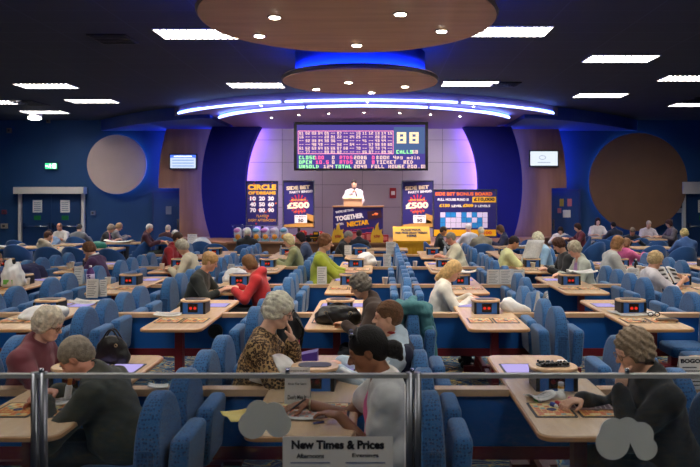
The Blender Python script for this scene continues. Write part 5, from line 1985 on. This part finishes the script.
for px, d, lab in ((308, 4.5, 'white paper cup behind the upright notice, before the white top woman'), (211, 9.3, 'white paper cup beside the blonde woman in black'),
                   (500, 9.32, 'white paper cup on the third divider, left of the three-panel notice'), (385, 9.32, 'white paper cup on third divider left of middle seats'), (379, 11.63, 'white paper cup on the fourth divider left of the middle seats'),
                   (415, 11.63, 'white paper cup on the fourth divider right of the middle seats'), (361, 9.9, 'white paper cup before the lime green jumper woman'), (27, 9.2, 'white paper cup before the man with the carrier bag'),
                   (69, 11.3, 'white paper cup left of the purple bottle'), (108, 9.32, 'white paper cup on the third divider at left'), (72, 11.5, 'white paper cup just left of the purple jumper'), (162, 11.2, 'white paper cup before the cream jumper person'),
                   (569, 10.3, 'white paper cup before the grey haired lilac top woman'), (533, 11.4, 'white paper cup before the yellow T-shirt person'), (639, 10.9, 'white paper cup before the light grey jumper woman'), (369, 12.2, 'white paper cup on the fourth row middle table'),
                   (552, 10.9, 'white paper cup before the brown haired black jumper person')):
    cup(px, 0, d, lab)
cpx = at(562, 0, 4.62)[0]
t = thing('glass_tumbler', 'small clear glass behind the console on the right table', 'glass', (cpx, 4.62, TZ))
MB().lathe([(.026, 0), (.034, .085), (.032, .085), (.024, .006)], 16).build('glass', glass_mat('tumbler_glass', (.9, .93, .95, 1), .15, .05), t)
MB().lathe([(.0345, .080), (.0345, .087), (.032, .087)], 16).build('rim', M_cup, t)


def paper(lab, px, d, w, l, rz, seed, m=None, name='paper_sheet', cat='paper', z=TZ, curl=.012, lines=True, px_x=None):
    x = at(px, 0, d)[0] if px_x is None else px_x
    rg = random.Random(seed)
    a, b = rg.uniform(.3, .7), rg.uniform(2, 4)
    me = sheet(8, 8, lambda u, v: ((u - .5) * w, (v - .5) * l, .006 + curl * (abs(u - a) ** 2 * 3 + .4 * math.sin(b * v * 2)) + curl * .3)).mesh('sheet', m or M_paper)
    t = thing(name, lab, cat, (x, d, z), rz)
    inst('sheet', me, t)
    if lines:
        q = MB()
        for j in range(7):
            y0 = -.36 * l + j * .11 * l
            pts = []
            for u in (.12, .3, .5, .7, .86):
                v = y0 / l + .5
                zz = .0078 + curl * (abs(u - a) ** 2 * 3 + .4 * math.sin(b * v * 2)) + curl * .3 + .0008
                pts.append(((u - .5) * w, y0, zz))
            vs = []
            for p in pts:
                vs += [p, (p[0], p[1] + .03 * l, p[2])]
            q.add(vs, [(2 * i, 2 * i + 2, 2 * i + 3, 2 * i + 1) for i in range(4)])
        q.build('print_lines', mat('newsprint_ink', C(120, 118, 120), .8), t)
    return t


def tent(lab, px, d, w, h, z=TZ, texts=(), name='table_notice', rz=0, body=None, lean=.12, lines=9):
    x = at(px, 0, d)[0]
    t = thing(name, lab, 'notice', (x, d, z), rz)
    mb = MB()
    mb.add([(-w / 2, -.05, 0), (w / 2, -.05, 0), (w / 2, -.05 + h * lean, h), (-w / 2, -.05 + h * lean, h),
            (-w / 2, -.047, 0), (w / 2, -.047, 0), (w / 2, -.047 + h * lean, h), (-w / 2, -.047 + h * lean, h)], [(0, 1, 2, 3), (4, 7, 6, 5), (0, 4, 5, 1), (1, 5, 6, 2), (2, 6, 7, 3), (3, 7, 4, 0)])
    mb.build('card', body or M_paper, t)
    b = MB().add([(-w / 2, .05, 0), (w / 2, .05, 0), (w / 2, -.045 + h * lean, h), (-w / 2, -.045 + h * lean, h)], [(3, 2, 1, 0)])
    b.build('back_card', body or M_paper, t)
    q = MB()
    for s_, cz, tw, th, bd in texts:
        k = len(q.v)
        put_text(q, s_, 0, cz * h, tw * w, th * h, 0, bd)
        for i in range(k, len(q.v)):
            v = q.v[i]
            q.v[i] = (v[0], -.0515 + v[2] * lean, v[2])
    for j in range(lines):
        zz = h * (.92 - .86 * (j + .5) / max(lines, 1))
        if texts and any(abs(zz / h - cz) < th * .8 for _, cz, _, th, _ in texts):
            continue
        q.add([(-w * .4, -.0515 + zz * lean, zz), (w * (.36 - .1 * (j % 3)), -.0515 + zz * lean, zz), (w * (.36 - .1 * (j % 3)), -.0515 + (zz + h * .03) * lean, zz + h * .03), (-w * .4, -.0515 + (zz + h * .03) * lean, zz + h * .03)], [(0, 1, 2, 3)])
    q.build('lettering', M_pblack if texts else mat('newsprint_ink', C(120, 118, 120), .8), t)
    return t


tent('white upright notice on the near middle table reading bingo the game', 298, 3.98, .145, .21, texts=[('WEDNESDAY 4th JUNE', .90, .8, .05, .01), ('at 7pm Half Price', .80, .75, .05, .01), ('Bingo The Game', .55, .72, .075, .02), ("Don't Miss It", .2, .74, .12, .03)], lines=0)
tent('white card headed with bold black capitals on the divider at far right', 690, 4.29, .16, .20, texts=[('BOGOF', .86, .9, .13, .05)], lines=8)
for i, px in enumerate((493, 505.5, 518)):
    tent('white notice panel, %s of the three standing together on the third divider' % ('first', 'second', 'third')[i], px, 9.32, .165, .20, lines=8)
tent('clear standing notice on the second divider behind the right seats', 544, 7.04, .12, .22, lines=9, rz=1.1)
tent('clear standing notice edge-on beside the one on the second divider', 537, 7.04, .03, .22, lines=0, rz=.3)
tent('white and yellow notice on the third divider beside the red hooded girl', 322, 9.32, .13, .24, lines=7)
tent('white notice on the fourth divider in front of the ticket box, nearer one', 387, 11.63, .13, .22, lines=8)
tent('white notice before the ticket box, farther one', 391, 14.07, .2, .26, lines=8)
tent('white notice beside the dark bag on the second divider at left', 93.5, 8.1, .14, .22, lines=9)
tent('small white notice right of the first one on left table', 103, 8.2, .08, .20, lines=8, rz=.5)
tent('white notice on the fourth row left of the purple bottle', 79.5, 9.32, .12, .24, lines=6)
tent('cream notice standing right of the blonde woman in black', 232, 9.9, .10, .22, lines=6, rz=-.3)
tent('small white card on the stage deck, left side', 192.5, 18.2, .25, .25, z=SZ, lines=4)
tent('white notice before the grey suited man on fifth row table', 348, 13.9, .14, .2, lines=4)
tent('white notice on the third divider near the curly blonde reader', 633, 9.32, .15, .22, lines=8)


def soft_bag(lab, x, y, z, parts, m, vox=.011, seed=1, name='carrier_bag', cat='bag', amp=.006, fr=45, handles=True):
    Q = SDF(vox)
    for c, r_ in parts:
        Q.ell(c, r_, k=.05)
    Q.disp = (amp, fr, seed)
    t = thing(name, lab, cat, (x, y, z))
    inst('bag', Q.mesh('bag', m), t)
    if handles:
        c, r_ = parts[0]
        top = c[2] + r_[2] * .8
        for q in (-1, 1):
            MB().tube([(c[0] + q * .03 + .05 * math.cos(a), c[1] + q * .02, top + .055 * math.sin(a)) for a in [PI * k / 8 for k in range(9)]], .008, 6).build('handle', m, t)
    return t


soft_bag('crumpled white carrier bag on the near middle table, beside leopard print', at(274, 0, 4.42)[0], 4.42, TZ, [((0, 0, .065), (.13, .09, .085)), ((-.07, .01, .04), (.09, .08, .06)), ((.07, 0, .04), (.08, .08, .06)), ((-.02, .02, .12), (.06, .05, .05))], M_bagw, handles=False, vox=.009, amp=.010, fr=40)
soft_bag('standing white carrier bag with green print beside the man at the left edge', at(13, 0, 9.0)[0], 9.0, TZ, [((0, 0, .13), (.14, .1, .14)), ((0, 0, .05), (.14, .1, .06)), ((-.05, 0, .26), (.035, .04, .10)), ((.05, .02, .24), (.035, .04, .09))], M_bagw, seed=3, handles=False, amp=.010, fr=38)
MB().box(-.07, .05, -.112, -.106, .05, .11).build('green_print', mat('print_green', C(110, 190, 80), .5), [o for o in bpy.data.objects if o.get('label', '').startswith('standing white carrier')][0])
soft_bag('folded white cloth or bag on the table left of the second row', at(52, 0, 6.85)[0], 6.75, TZ, [((0, 0, .05), (.20, .12, .06)), ((-.12, -.06, .02), (.12, .1, .03))], M_bagw, seed=4, handles=False, amp=.008, fr=34)
soft_bag('white carrier bag over the console before the white jumper person', at(468, 0, 9.4)[0], 9.46, TZ + .01, [((0.02, .0, .13), (.07, .07, .11)), ((.05, -.05, .17), (.08, .06, .05))], M_bagw, seed=5, handles=False) if False else None
soft_bag('white bag lying right of the second row console', at(513, 0, 7.1)[0], 7.12, TZ, [((-.05, 0, .05), (.07, .06, .06)), ((.03, -.02, .035), (.07, .05, .04)), ((.12, -.03, .02), (.05, .04, .025)), ((-.02, .02, .09), (.04, .03, .04))], M_bagw, seed=6, handles=False, amp=.009, fr=42)
soft_bag('white bag heaped beside the blonde woman in black', at(232, 0, 9.5)[0], 9.62, TZ, [((0, 0, .08), (.12, .08, .09)), ((.12, 0, .09), (.1, .07, .05)), ((-.05, -.04, .03), (.08, .08, .05))], M_bagw, seed=7, handles=False, amp=.009, fr=36)
soft_bag('white bag draped left of the fourth row middle console', at(366, 0, 11.9)[0], 11.9, TZ, [((0, 0, .1), (.14, .08, .11)), ((.05, 0, .05), (.14, .09, .07))], M_bagw, seed=8, handles=False, amp=.009, fr=36)
# teal scarf bag etc. in the far left
soft_bag('green carrier bag on the far left seats by the purple jumper', at(99, 0, 15.9)[0], 15.8, .735, [((0, 0, .06), (.22, .12, .10)), ((-.1, 0, .03), (.16, .1, .08))], mat('bag_green', C(20, 120, 104), .6), vox=.02, seed=9, handles=False)
soft_bag('red bag heaped at the left of the stage, by blue tub chairs', at(217, 0, 15.9)[0], 15.85, .46, [((0, 0, .12), (.22, .18, .2))], mat('bag_red', C(150, 26, 44), .7), vox=.02, seed=10, handles=False)
soft_bag('white cloth draped on a chair left of the stage', at(203, 0, 16.7)[0], 16.65, .46, [((0, 0, .22), (.22, .16, .26)), ((-.12, 0, .2), (.14, .14, .2))], M_bagw, vox=.02, seed=11, handles=False)

# black leather handbag on the second row table
hb = thing('handbag', 'black leather handbag with buckles and strap on the second row table', 'handbag', (at(338, 0, 6.4)[0], 6.42, TZ), -.1)
Q = SDF(.008)
Q.ell((0, 0, .075), (.20, .085, .085), k=.04).ell((-.11, 0, .06), (.11, .09, .07), k=.04).ell((.11, 0, .06), (.11, .09, .07), k=.04).ell((0, 0, .14), (.15, .03, .03), k=.04)
Q.disp = (.003, 60, 2)
inst('bag', Q.mesh('bag', M_leath), hb)
MB().tube([(-.10 + .012 * k, -.09 - .01 * math.sin(k / 20 * PI), .12 - .13 * math.sin(k / 20 * PI)) for k in range(21)], .009, 7).build('strap', M_leath, hb)
MB().tube([(-.14 + .013 * k, .03, .13 + .06 * math.sin(k / 21 * PI)) for k in range(22)], .009, 7).build('strap', M_leath, hb)
for q in (-.1, .13):
    MB().tube([(q + .016 * math.cos(a), -.088, .115 + .016 * math.sin(a)) for a in [2 * PI * k / 12 for k in range(12)]], .004, 5, closed=True).build('buckle', mat('brass', C(170, 150, 110), .3, metal=.8), hb)
# black shoulder bag on the near left table
hb = thing('handbag', 'tall black shoulder bag with looped handles on the near left table', 'handbag', (at(114, 0, 4.95)[0], 4.92, TZ), -.2)
hb.scale = (.86, .86, .86)
Q = SDF(.009)
Q.ell((0, 0, .10), (.14, .055, .13), k=.03).ell((-.07, 0, .05), (.09, .06, .07), k=.03).ell((.07, 0, .05), (.09, .06, .07), k=.03)
Q.disp = (.003, 50, 3)
inst('bag', Q.mesh('bag', M_leath), hb)
for q in (-.02, .02):
    MB().tube([(-.08 + .008 * k, q, .19 + .09 * math.sin(k / 20 * PI)) for k in range(21)], .007, 7).build('handle', M_leath, hb)
MB().tube([(.07 + .012 * math.cos(a), -.06, .16 + .012 * math.sin(a)) for a in [2 * PI * k / 12 for k in range(12)]], .004, 5, closed=True).build('buckle', MATS['brass'], hb)
# backpack on the seat behind the leopard print person
hb = thing('backpack', 'black backpack with pink trim on the seat behind the leopard print', 'backpack', (at(291, 0, 6.36)[0], 6.30, .475), .2)
Q = SDF(.01)
Q.ell((0, 0, .2), (.12, .10, .22), k=.04).ell((0, -.06, .13), (.10, .07, .12), k=.03)
Q.disp = (.002, 40, 3)
inst('bag', Q.mesh('bag', mat('black_nylon', C(20, 20, 24), .7)), hb)
MB().tube([(.05 + .06 * math.sin(k / 12 * PI), -.07 - .05 * math.sin(k / 12 * PI), .36 - .02 * k) for k in range(13)], .014, 7).build('strap', M_black, hb)
MB().tube([(.075, -.12, .04 + .014 * k) for k in range(10)], .005, 5).build('piping', mat('trim_pink', C(210, 40, 110), .6), hb)
MB().tube([(-.04 + .01 * k, 0, .41 + .03 * math.sin(k / 8 * PI)) for k in range(9)], .009, 6).build('handle', M_black, hb)
SEATDOWN[(2, -1.16, 0, 1)] = 1

# teal cardigan hung over a seat back
sc_ = thing('cardigan', 'teal knitted cardigan draped over a middle seat back, second row', 'cardigan', (.30, 6.42, .60))
Q = SDF(.011)
Q.cap((-.10, -.19, .30), (-.11, .17, .30), .05, k=.03).cap((-.05, -.21, .345), (.03, .21, .34), .035, k=.05).cap((.10, -.19, .28), (.11, .19, .26), .045, k=.04)
Q.cap((.10, -.15, .30), (.15, -.20, -.04), .05, .06, k=.04).cap((.11, .1, .26), (.17, .10, .0), .06, .07, k=.05).cap((.12, -.02, .25), (.17, 0, .06), .06, k=.05).cap((.03, -.2, .33), (.15, .18, .25), .05, k=.05).cap((-.11, -.1, .30), (-.13, -.1, .12), .045, k=.04).cap((-.11, .1, .30), (-.13, .1, .14), .045, k=.04)
Q.disp = (.006, 38, 5)
inst('knit', Q.mesh('knit', mat('teal_knit', C(74, 128, 134), .9, bump=.3, bscale=160)), sc_)
Q = SDF(.011)
Q.cap((.14, -.2, .12), (.20, -.22, -.16), .045, .035, k=.02)
Q.disp = (.004, 40, 6)
inst('sleeve', Q.mesh('sleeve', MATS['teal_knit']), sc_)
# dark jacket on the seat at far left
jk = thing('jacket', 'dark navy jacket draped over a seat at far left', 'jacket', (at(31, 0, 10.0)[0], 10.0, .55))
Q = SDF(.016)
Q.cap((-.05, -.15, .32), (-.05, .15, .32), .08, k=.05).cap((.08, -.1, .28), (.16, -.12, -.05), .08, k=.05).cap((.08, .1, .28), (.16, .12, 0), .08, k=.05)
Q.disp = (.006, 30, 5)
inst('cloth', Q.mesh('cloth', mat('jacket_navy', C(30, 32, 70), .85)), jk)

# ---- near left table
paper('open magazine under the hands of the olive jacket man', 57, 3.95, .20, .14, .2, 1, name='magazine', cat='magazine')
def dauber(lab, x, y, z, c, cap, dr=(0, 0, 1), h=.115, nm='dauber'):
    t = thing(nm, lab, 'bingo dauber', (x, y, z))
    t.rotation_euler = Vector(dr).to_track_quat('Z', 'Y').to_euler()
    MB().lathe([(.017, 0), (.019, .004), (.019, .07 * h / .115), (.012, .082 * h / .115)], 16).build('bottle', c, t)
    MB().lathe([(.013, .080 * h / .115), (.013, h), (.009, h + .004)], 14).build('cap', cap, t)
    return t


dauber('white and orange dauber held by the olive jacket man', at(69, 0, 4.0)[0], 3.98, TZ + .02, M_cup, mat('dab_orange', C(220, 140, 60), .5), (.1, .1, 1))
d = thing('dauber', 'small black dauber beside the near left console', 'bingo dauber', (at(63, 0, 4.05)[0], 4.06, TZ))
MB().lathe([(.02, 0), (.02, .02), (.012, .024)], 14).build('bottle', M_black, d)
MB().lathe([(.010, .024), (.010, .036)], 12).build('cap', M_pblack, d)
paper('white paper lying on the first divider left of the seats', 158, 4.27, .12, .07, .2, 2, z=TZ, lines=False)
# ---- near middle table
paper('yellow creased paper on the near middle table, left of the cloud sticker', 247, 3.72, .24, .20, .5, 3, m=mat('paper_yellow', C(232, 206, 120), .7), curl=.02, lines=False, name='yellow_paper')
paper('pad of bingo tickets under the hands of the white top woman', 309, 3.72, .20, .16, -.1, 4, name='ticket_pad', cat='bingo tickets')
tk = MB()
for r_ in range(4):
    for c_ in range(7):
        if (r_ * 3 + c_ * 2) % 5 < 3:
            tk.box(-.085 + c_ * .025, -.067 + c_ * .025, -.065 + r_ * .036, -.047 + r_ * .036, .019, .0195)
t = [o for o in bpy.data.objects if o.name.startswith('ticket_pad')][-1]
tk.build('ticket_squares', mat('ticket_salmon', C(238, 150, 130), .7), t)
def pen(lab, a, b, m, grip=None, nm='pen'):
    a, b = Vector(a), Vector(b)
    t = thing(nm, lab, 'pen', a)
    dr = (b - a)
    MB().tube([dr * .12, dr], .0055, 8).build('barrel', m, t)
    MB().tube([dr * 0, dr * .06, dr * .12], [.001, .003, .005], 8).build('tip', M_steel, t)
    if grip:
        MB().tube([dr * .25, dr * .45], .0065, 8).build('grip', grip, t)
    return t


Wp, dr, nrm, tips, th = W1['fing'][1]
c = (W1['world'](tips[0]) + W1['world'](th)) / 2 + Vector((.01, -.02, .028))
pen('black and white pen held by the white top woman', c + Vector((-.075, -.02, -.045)), c + Vector((.085, .03, .065)), M_black, M_cup)
pen('blue pen lying near the table end by the yellow paper', at(312, 0, 3.58)[:2] + (TZ + .008,), (at(312, 0, 3.58)[0] + .06, 3.61, TZ + .008), mat('pen_blue', C(40, 60, 150), .4))
bw = W1['J'][1][2] * .90 + W1['J'][1][1] * .10
br_ = MB().tube([tuple(W1['world'](bw + V(.033 * math.cos(a), 0, .033 * math.sin(a)))) for a in [2 * PI * k / 18 for k in range(18)]], .005, 6, closed=True)
b_ = br_.build('bracelet', mat('bracelet_cream', C(226, 206, 160), .5))
tag(b_, 'cream bracelet on the wrist of the white top woman', 'bracelet')
# purple wedge handset behind the middle console
d = thing('handset_stand', 'purple wedge-shaped handset stand behind the near middle console', 'handset stand', (at(300, 0, 4.95)[0], 4.95, TZ))
MB().prism([(-.12, 0), (.14, 0), (.14, .085), (.06, .075), (-.12, .02)], -.05, .05, .006, axis='y')
q = MB().prism([(-.16, 0), (.13, 0), (.13, .085), (.05, .07), (-.16, .02)], -.055, .055, .006)
q.v = [(a, c, b) for a, b, c in q.v]
q.f = [list(reversed(f)) for f in q.f]
q.build('case', mat('case_purple', C(84, 50, 130), .4), d)
MB().box(-.10, .03, -.058, -.054, .012, .02).build('front_strip', mat('strip_lilac', C(150, 120, 210), .4), d)
d = thing('handset', 'flat purple handset lying right of the near middle console', 'handset', (at(333, 0, 4.75)[0], 4.72, TZ), -.2)
MB().prism(rrect(.17, .10, .02), 0, .025, .006).build('case', MATS['case_purple'], d)
MB().prism(rrect(.12, .06, .01), .0255, .027).build('screen', M_lit, d)
# ---- near right table
RT = lambda px, d_: (at(px, 0, d_)[0], d_, TZ)
d = paper('folded white leaflet on the right table before the console', 540, 4.03, .15, .13, .3, 7, curl=.03, name='leaflet', cat='leaflet')
d = thing('ticket_pad', 'thick dark printed ticket pad before the black cardigan person', 'bingo tickets', RT(590, 3.86), -.08)
MB().box(-.12, .12, -.045, .045, 0, .014).build('pad', mat('pad_grey', C(170, 150, 146), .7), d)
q = MB()
for i in range(8):
    q.box(-.11 + i * .028, -.09 + i * .028, -.04, .04, .014, .0148)
q.build('print_pattern', mat('pad_print', C(96, 60, 70), .7), d)
d = thing('pill_bottle', 'small orange and white bottle beside the right console', 'bottle', RT(561, 4.11))
MB().lathe([(.019, 0), (.019, .055), (.015, .06)], 16).build('bottle', mat('bottle_amber', C(226, 160, 50), .4), d)
MB().lathe([(.0175, .06), (.0175, .08), (.016, .081)], 16).build('cap', M_cup, d)
MB().lathe([(.0194, .012), (.0194, .045)], 16).build('wrap_label', M_cup, d)
cl = [('dab_blue', C(40, 70, 170)), ('dab_red', C(200, 40, 50)), ('dab_green', C(40, 140, 70)), ('dab_pink', C(220, 80, 130))]
for px, d_, ci, lab in ((551, 3.90, 0, 'blue dauber lying left of the dark ticket pad'), (556, 3.92, 1, 'red dauber lying next to the blue one'), (569, 4.0, 3, 'pink dauber at the fingers of the black cardigan person'), (535, 4.0, 2, 'green dauber lying by the folded leaflet')):
    x, y, z = RT(px, d_)
    t = dauber(lab, x, y, z + .014, MATS.get(cl[ci][0]) or mat(cl[ci][0], cl[ci][1], .4), M_cup, (.5, -.85, .0), h=.06)
    t.scale = (.72, .72, .8)
x, y, z = RT(556, 4.05)
soft_bag('small crumpled tissue in front of the right console', x, y, z, [((0, 0, .015), (.035, .025, .02)), ((.03, .01, .012), (.02, .02, .018))], M_paper, vox=.007, seed=12, name='tissue', cat='tissue', amp=.003, fr=90, handles=False)
# keys and odds in the console tray
x = 1.09
q = MB()
rg = random.Random(8)
d = thing('bead_chain', 'tangle of dark beads in the tray of the right console', 'beads', (x, 4.29, TZ + .144))
for i in range(46):
    q.ell((rg.uniform(-.09, .09), rg.uniform(-.045, .045), .008 + rg.uniform(0, .006)), (.009, .009, .008), 6, 5)
q.build('bead_pattern', M_black, d)
d['kind'] = 'stuff'
# ---- second row odds
paper('open white newspaper on the second row far right table', 632, 6.95, .40, .30, .15, 21, name='newspaper', cat='newspaper', curl=.014, m=M_news)
d = thing('glasses_case', 'brown patterned case on the second row far right table', 'glasses case', (at(667, 0, 6.55)[0], 6.55, TZ), -.1)
MB().prism(rrect(.20, .10, .03), 0, .022, .006).build('case', mat('case_brown', C(132, 100, 74), .6, noise=.3, nscale=40), d)
MB().box(-.08, .08, -.035, .035, .022, .026).build('flap', mat('case_dark', C(60, 44, 38), .6), d)
d = thing('key_ring', 'dark bunch of keys left of the brown patterned case', 'keys', (at(644, 0, 6.5)[0], 6.5, TZ))
MB().tube([(.02 * math.cos(a), .02 * math.sin(a), .006) for a in [2 * PI * k / 14 for k in range(14)]], .003, 5, closed=True).build('ring', M_steel, d)
for i in range(4):
    a = i * 1.3
    k_ = MB().box(-.008, .06, -.006, .006, .003 + i * .003, .006 + i * .003)
    k_.xf = None
    k_ = k_.build('key', M_black, d)
    k_.rotation_euler = (0, 0, a)
d = thing('eyeglasses', 'dark rimmed eyeglasses on the second row far right table', 'glasses', (at(654, 0, 6.8)[0], 6.8, TZ))
for q_ in (-1, 1):
    MB().tube([(q_ * .033 + .025 * math.cos(a), 0, .024 + .02 * math.sin(a)) for a in [2 * PI * k / 14 for k in range(14)]], .004, 5, closed=True).build('rim', M_black, d)
    MB().tube([(q_ * .058, 0, .03), (q_ * .06, .12, .03), (q_ * .058, .14, .012)], .004, 5).build('temple', M_black, d)
paper('white sheet by the second row console, near the brown cardigan', 352, 7.05, .14, .20, .2, 22, curl=.03)
paper('newspaper leaning left of the second row console on the left', 168, 6.85, .26, .18, .15, 23, name='newspaper', cat='newspaper', curl=.014, m=M_news)
paper('patterned newspaper at the far end of the left second row table', 86, 7.6, .3, .2, 0, 24, name='newspaper', cat='newspaper', curl=.03, m=M_news)
# third row and beyond
paper('white paper spread on top of the third row console on the right', 583, 9.32, .34, .24, .1, 25, z=TZ + .144, curl=.03, lines=False)
paper('white paper on the console before the white jumper person', 466, 9.32, .30, .22, -.3, 26, z=TZ + .144, curl=.05, lines=False)
paper('newspaper held up by the curly blonde reader, right', 674, 9.05, .30, .22, -.3, 27, z=.86, curl=.1, name='newspaper', cat='newspaper', m=M_news) if False else None
paper('white paper on the far left table at the picture edge', 12, 16.1, .5, .3, 0, 28, z=.735, lines=False, curl=.05)
paper('white heap of paper on the table before the pink blouse', 120, 17.7, .7, .4, 0, 29, z=.735, lines=False, curl=.06)
paper('pale paper on the table by the white haired man in beige', 520, 16.3, .5, .3, .1, 30, z=.735, lines=False, curl=.05)
# newspaper held open in front of the yellow T-shirt person
d = thing('newspaper', 'tall white newspaper held up by the yellow T-shirt person', 'newspaper', (at(526, 0, 11.85)[0], 11.7, TZ + .03), -.5)
me = sheet(8, 8, lambda u, v: ((u - .5) * .30 + .12 * v, .04 * math.sin(u * 6) + .10 * v, .42 * v)).mesh('sheet', M_news)
inst('sheet', me, d)
MB().tube([(-.1 + .03 * k, -.02, .02 + .004 * k) for k in range(6)], .004, 5).build('fold_edge', M_paper, d)
d = thing('newspaper', 'newspaper held open by the curly blonde reader at right', 'newspaper', (at(675, 0, 9.0)[0], 8.95, .80), .35)
for q_ in (-1, 1):
    me = sheet(8, 8, lambda u, v: (q_ * (.01 + .21 * u), .05 + .16 * v + .05 * u, .20 * v - .03 * u + .012 * math.sin(u * 5))).mesh('page', M_news)
    pg = inst('page', me, d)
    t_ = MB()
    for j in range(3):
        v_ = .2 + j * .25
        t_.add([(q_ * (.05 + .12 * a_), .05 + .16 * (v_ + b_) + .05 * (.2 + .55 * a_) - .006, .20 * (v_ + b_) - .03 * (.2 + .55 * a_) + .016) for a_, b_ in ((0, 0), (1, 0), (1, .12), (0, .12))], [(0, 1, 2, 3)])
    t_.build('print_pattern', mat('news_ink', C(70, 66, 66), .8), pg)
# bottles
d = thing('drink_bottle', 'purple and yellow labelled squash bottle by the purple jumper', 'bottle', (at(90.5, 0, 9.32)[0], 9.32, TZ))
MB().lathe([(.05, 0), (.053, .01), (.053, .16), (.03, .21), (.018, .23)], 18).build('bottle', mat('squash_purple', C(90, 40, 120), .3), d)
MB().lathe([(.02, .23), (.02, .255), (.015, .257)], 14).build('cap', M_cup, d)
MB().lathe([(.0545, .03), (.0545, .14)], 18).build('wrap_label', mat('wrap_lilac', C(206, 190, 222), .5), d)
t = MB()
put_text(t, '5', 0, .10, .05, .06, -.0565, .04)
t.build('lettering', M_violetp, d)
MB().lathe([(.0535, .005), (.0535, .03)], 18).build('yellow_band', M_yellow, d)
for px, d_, z_, lab in ((82, 9.32, TZ, 'small white bottle left of the purple squash bottle'), (445, 13.9, TZ, 'small clear bottle on the fifth row table by the cream T-shirt man'), (281, 14.0, TZ, 'clear water bottle before the olive jumper person'), (636, 11.0, TZ, 'dark sauce bottle on the fourth row table at right')):
    d = thing('small_bottle', lab, 'bottle', (at(px, 0, d_)[0], d_, z_))
    dark = 'dark' in lab
    MB().lathe([(.03, 0), (.033, .008), (.033, .11), (.014, .15), (.014, .17)], 14).build('bottle', M_black if dark else mat('bottle_clear', C(190, 210, 226), .2), d)
    MB().lathe([(.016, .168), (.016, .19)], 12).build('cap', mat('cap_white', C(226, 226, 230), .4), d)
# under-table loudspeaker on the second row
d = thing('wall_speaker', 'round black loudspeaker on the divider under the second row left table', 'speaker', (-1.91 + .22, 7.04 - .045, .56))
MB().prism(circ(.075, 24), -.02, .022, .006, axis='y').build('housing', M_black, d)
MB().prism(circ(.055, 20), -.028, -.02, .004, axis='y').build('cone', M_dark, d)
# ================================================================ CAMERA AND WORLD
cam = bpy.data.cameras.new('camera')
co = bpy.data.objects.new('camera', cam)
COL.objects.link(co)
co.location = (0, 0, ZC)
co.rotation_euler = (PI / 2, 0, 0)
cam.sensor_width = 36
cam.lens = 36 * F / 700
cam.shift_x = -30 / 700
cam.shift_y = -37.5 / 700
cam.clip_start = .05
cam.dof.use_dof = True
cam.dof.focus_distance = 7
cam.dof.aperture_fstop = 5
SC.camera = co
w = bpy.data.worlds.new('World')
SC.world = w
w.use_nodes = True
w.node_tree.nodes['Background'].inputs['Color'].default_value = (.35, .42, .6, 1)
w.node_tree.nodes['Background'].inputs['Strength'].default_value = .02
SC.view_settings.view_transform = 'Standard'
SC.view_settings.look = 'None'
SC.view_settings.exposure = .78
SC.view_settings.gamma = 1
SC.view_settings.use_curve_mapping = False
SC.cycles.use_denoising = True
SC.cycles.max_bounces = 6
SC.cycles.transparent_max_bounces = 12
SC.cycles.caustics_reflective = False
SC.cycles.caustics_refractive = False
SC.cycles.sample_clamp_indirect = 4
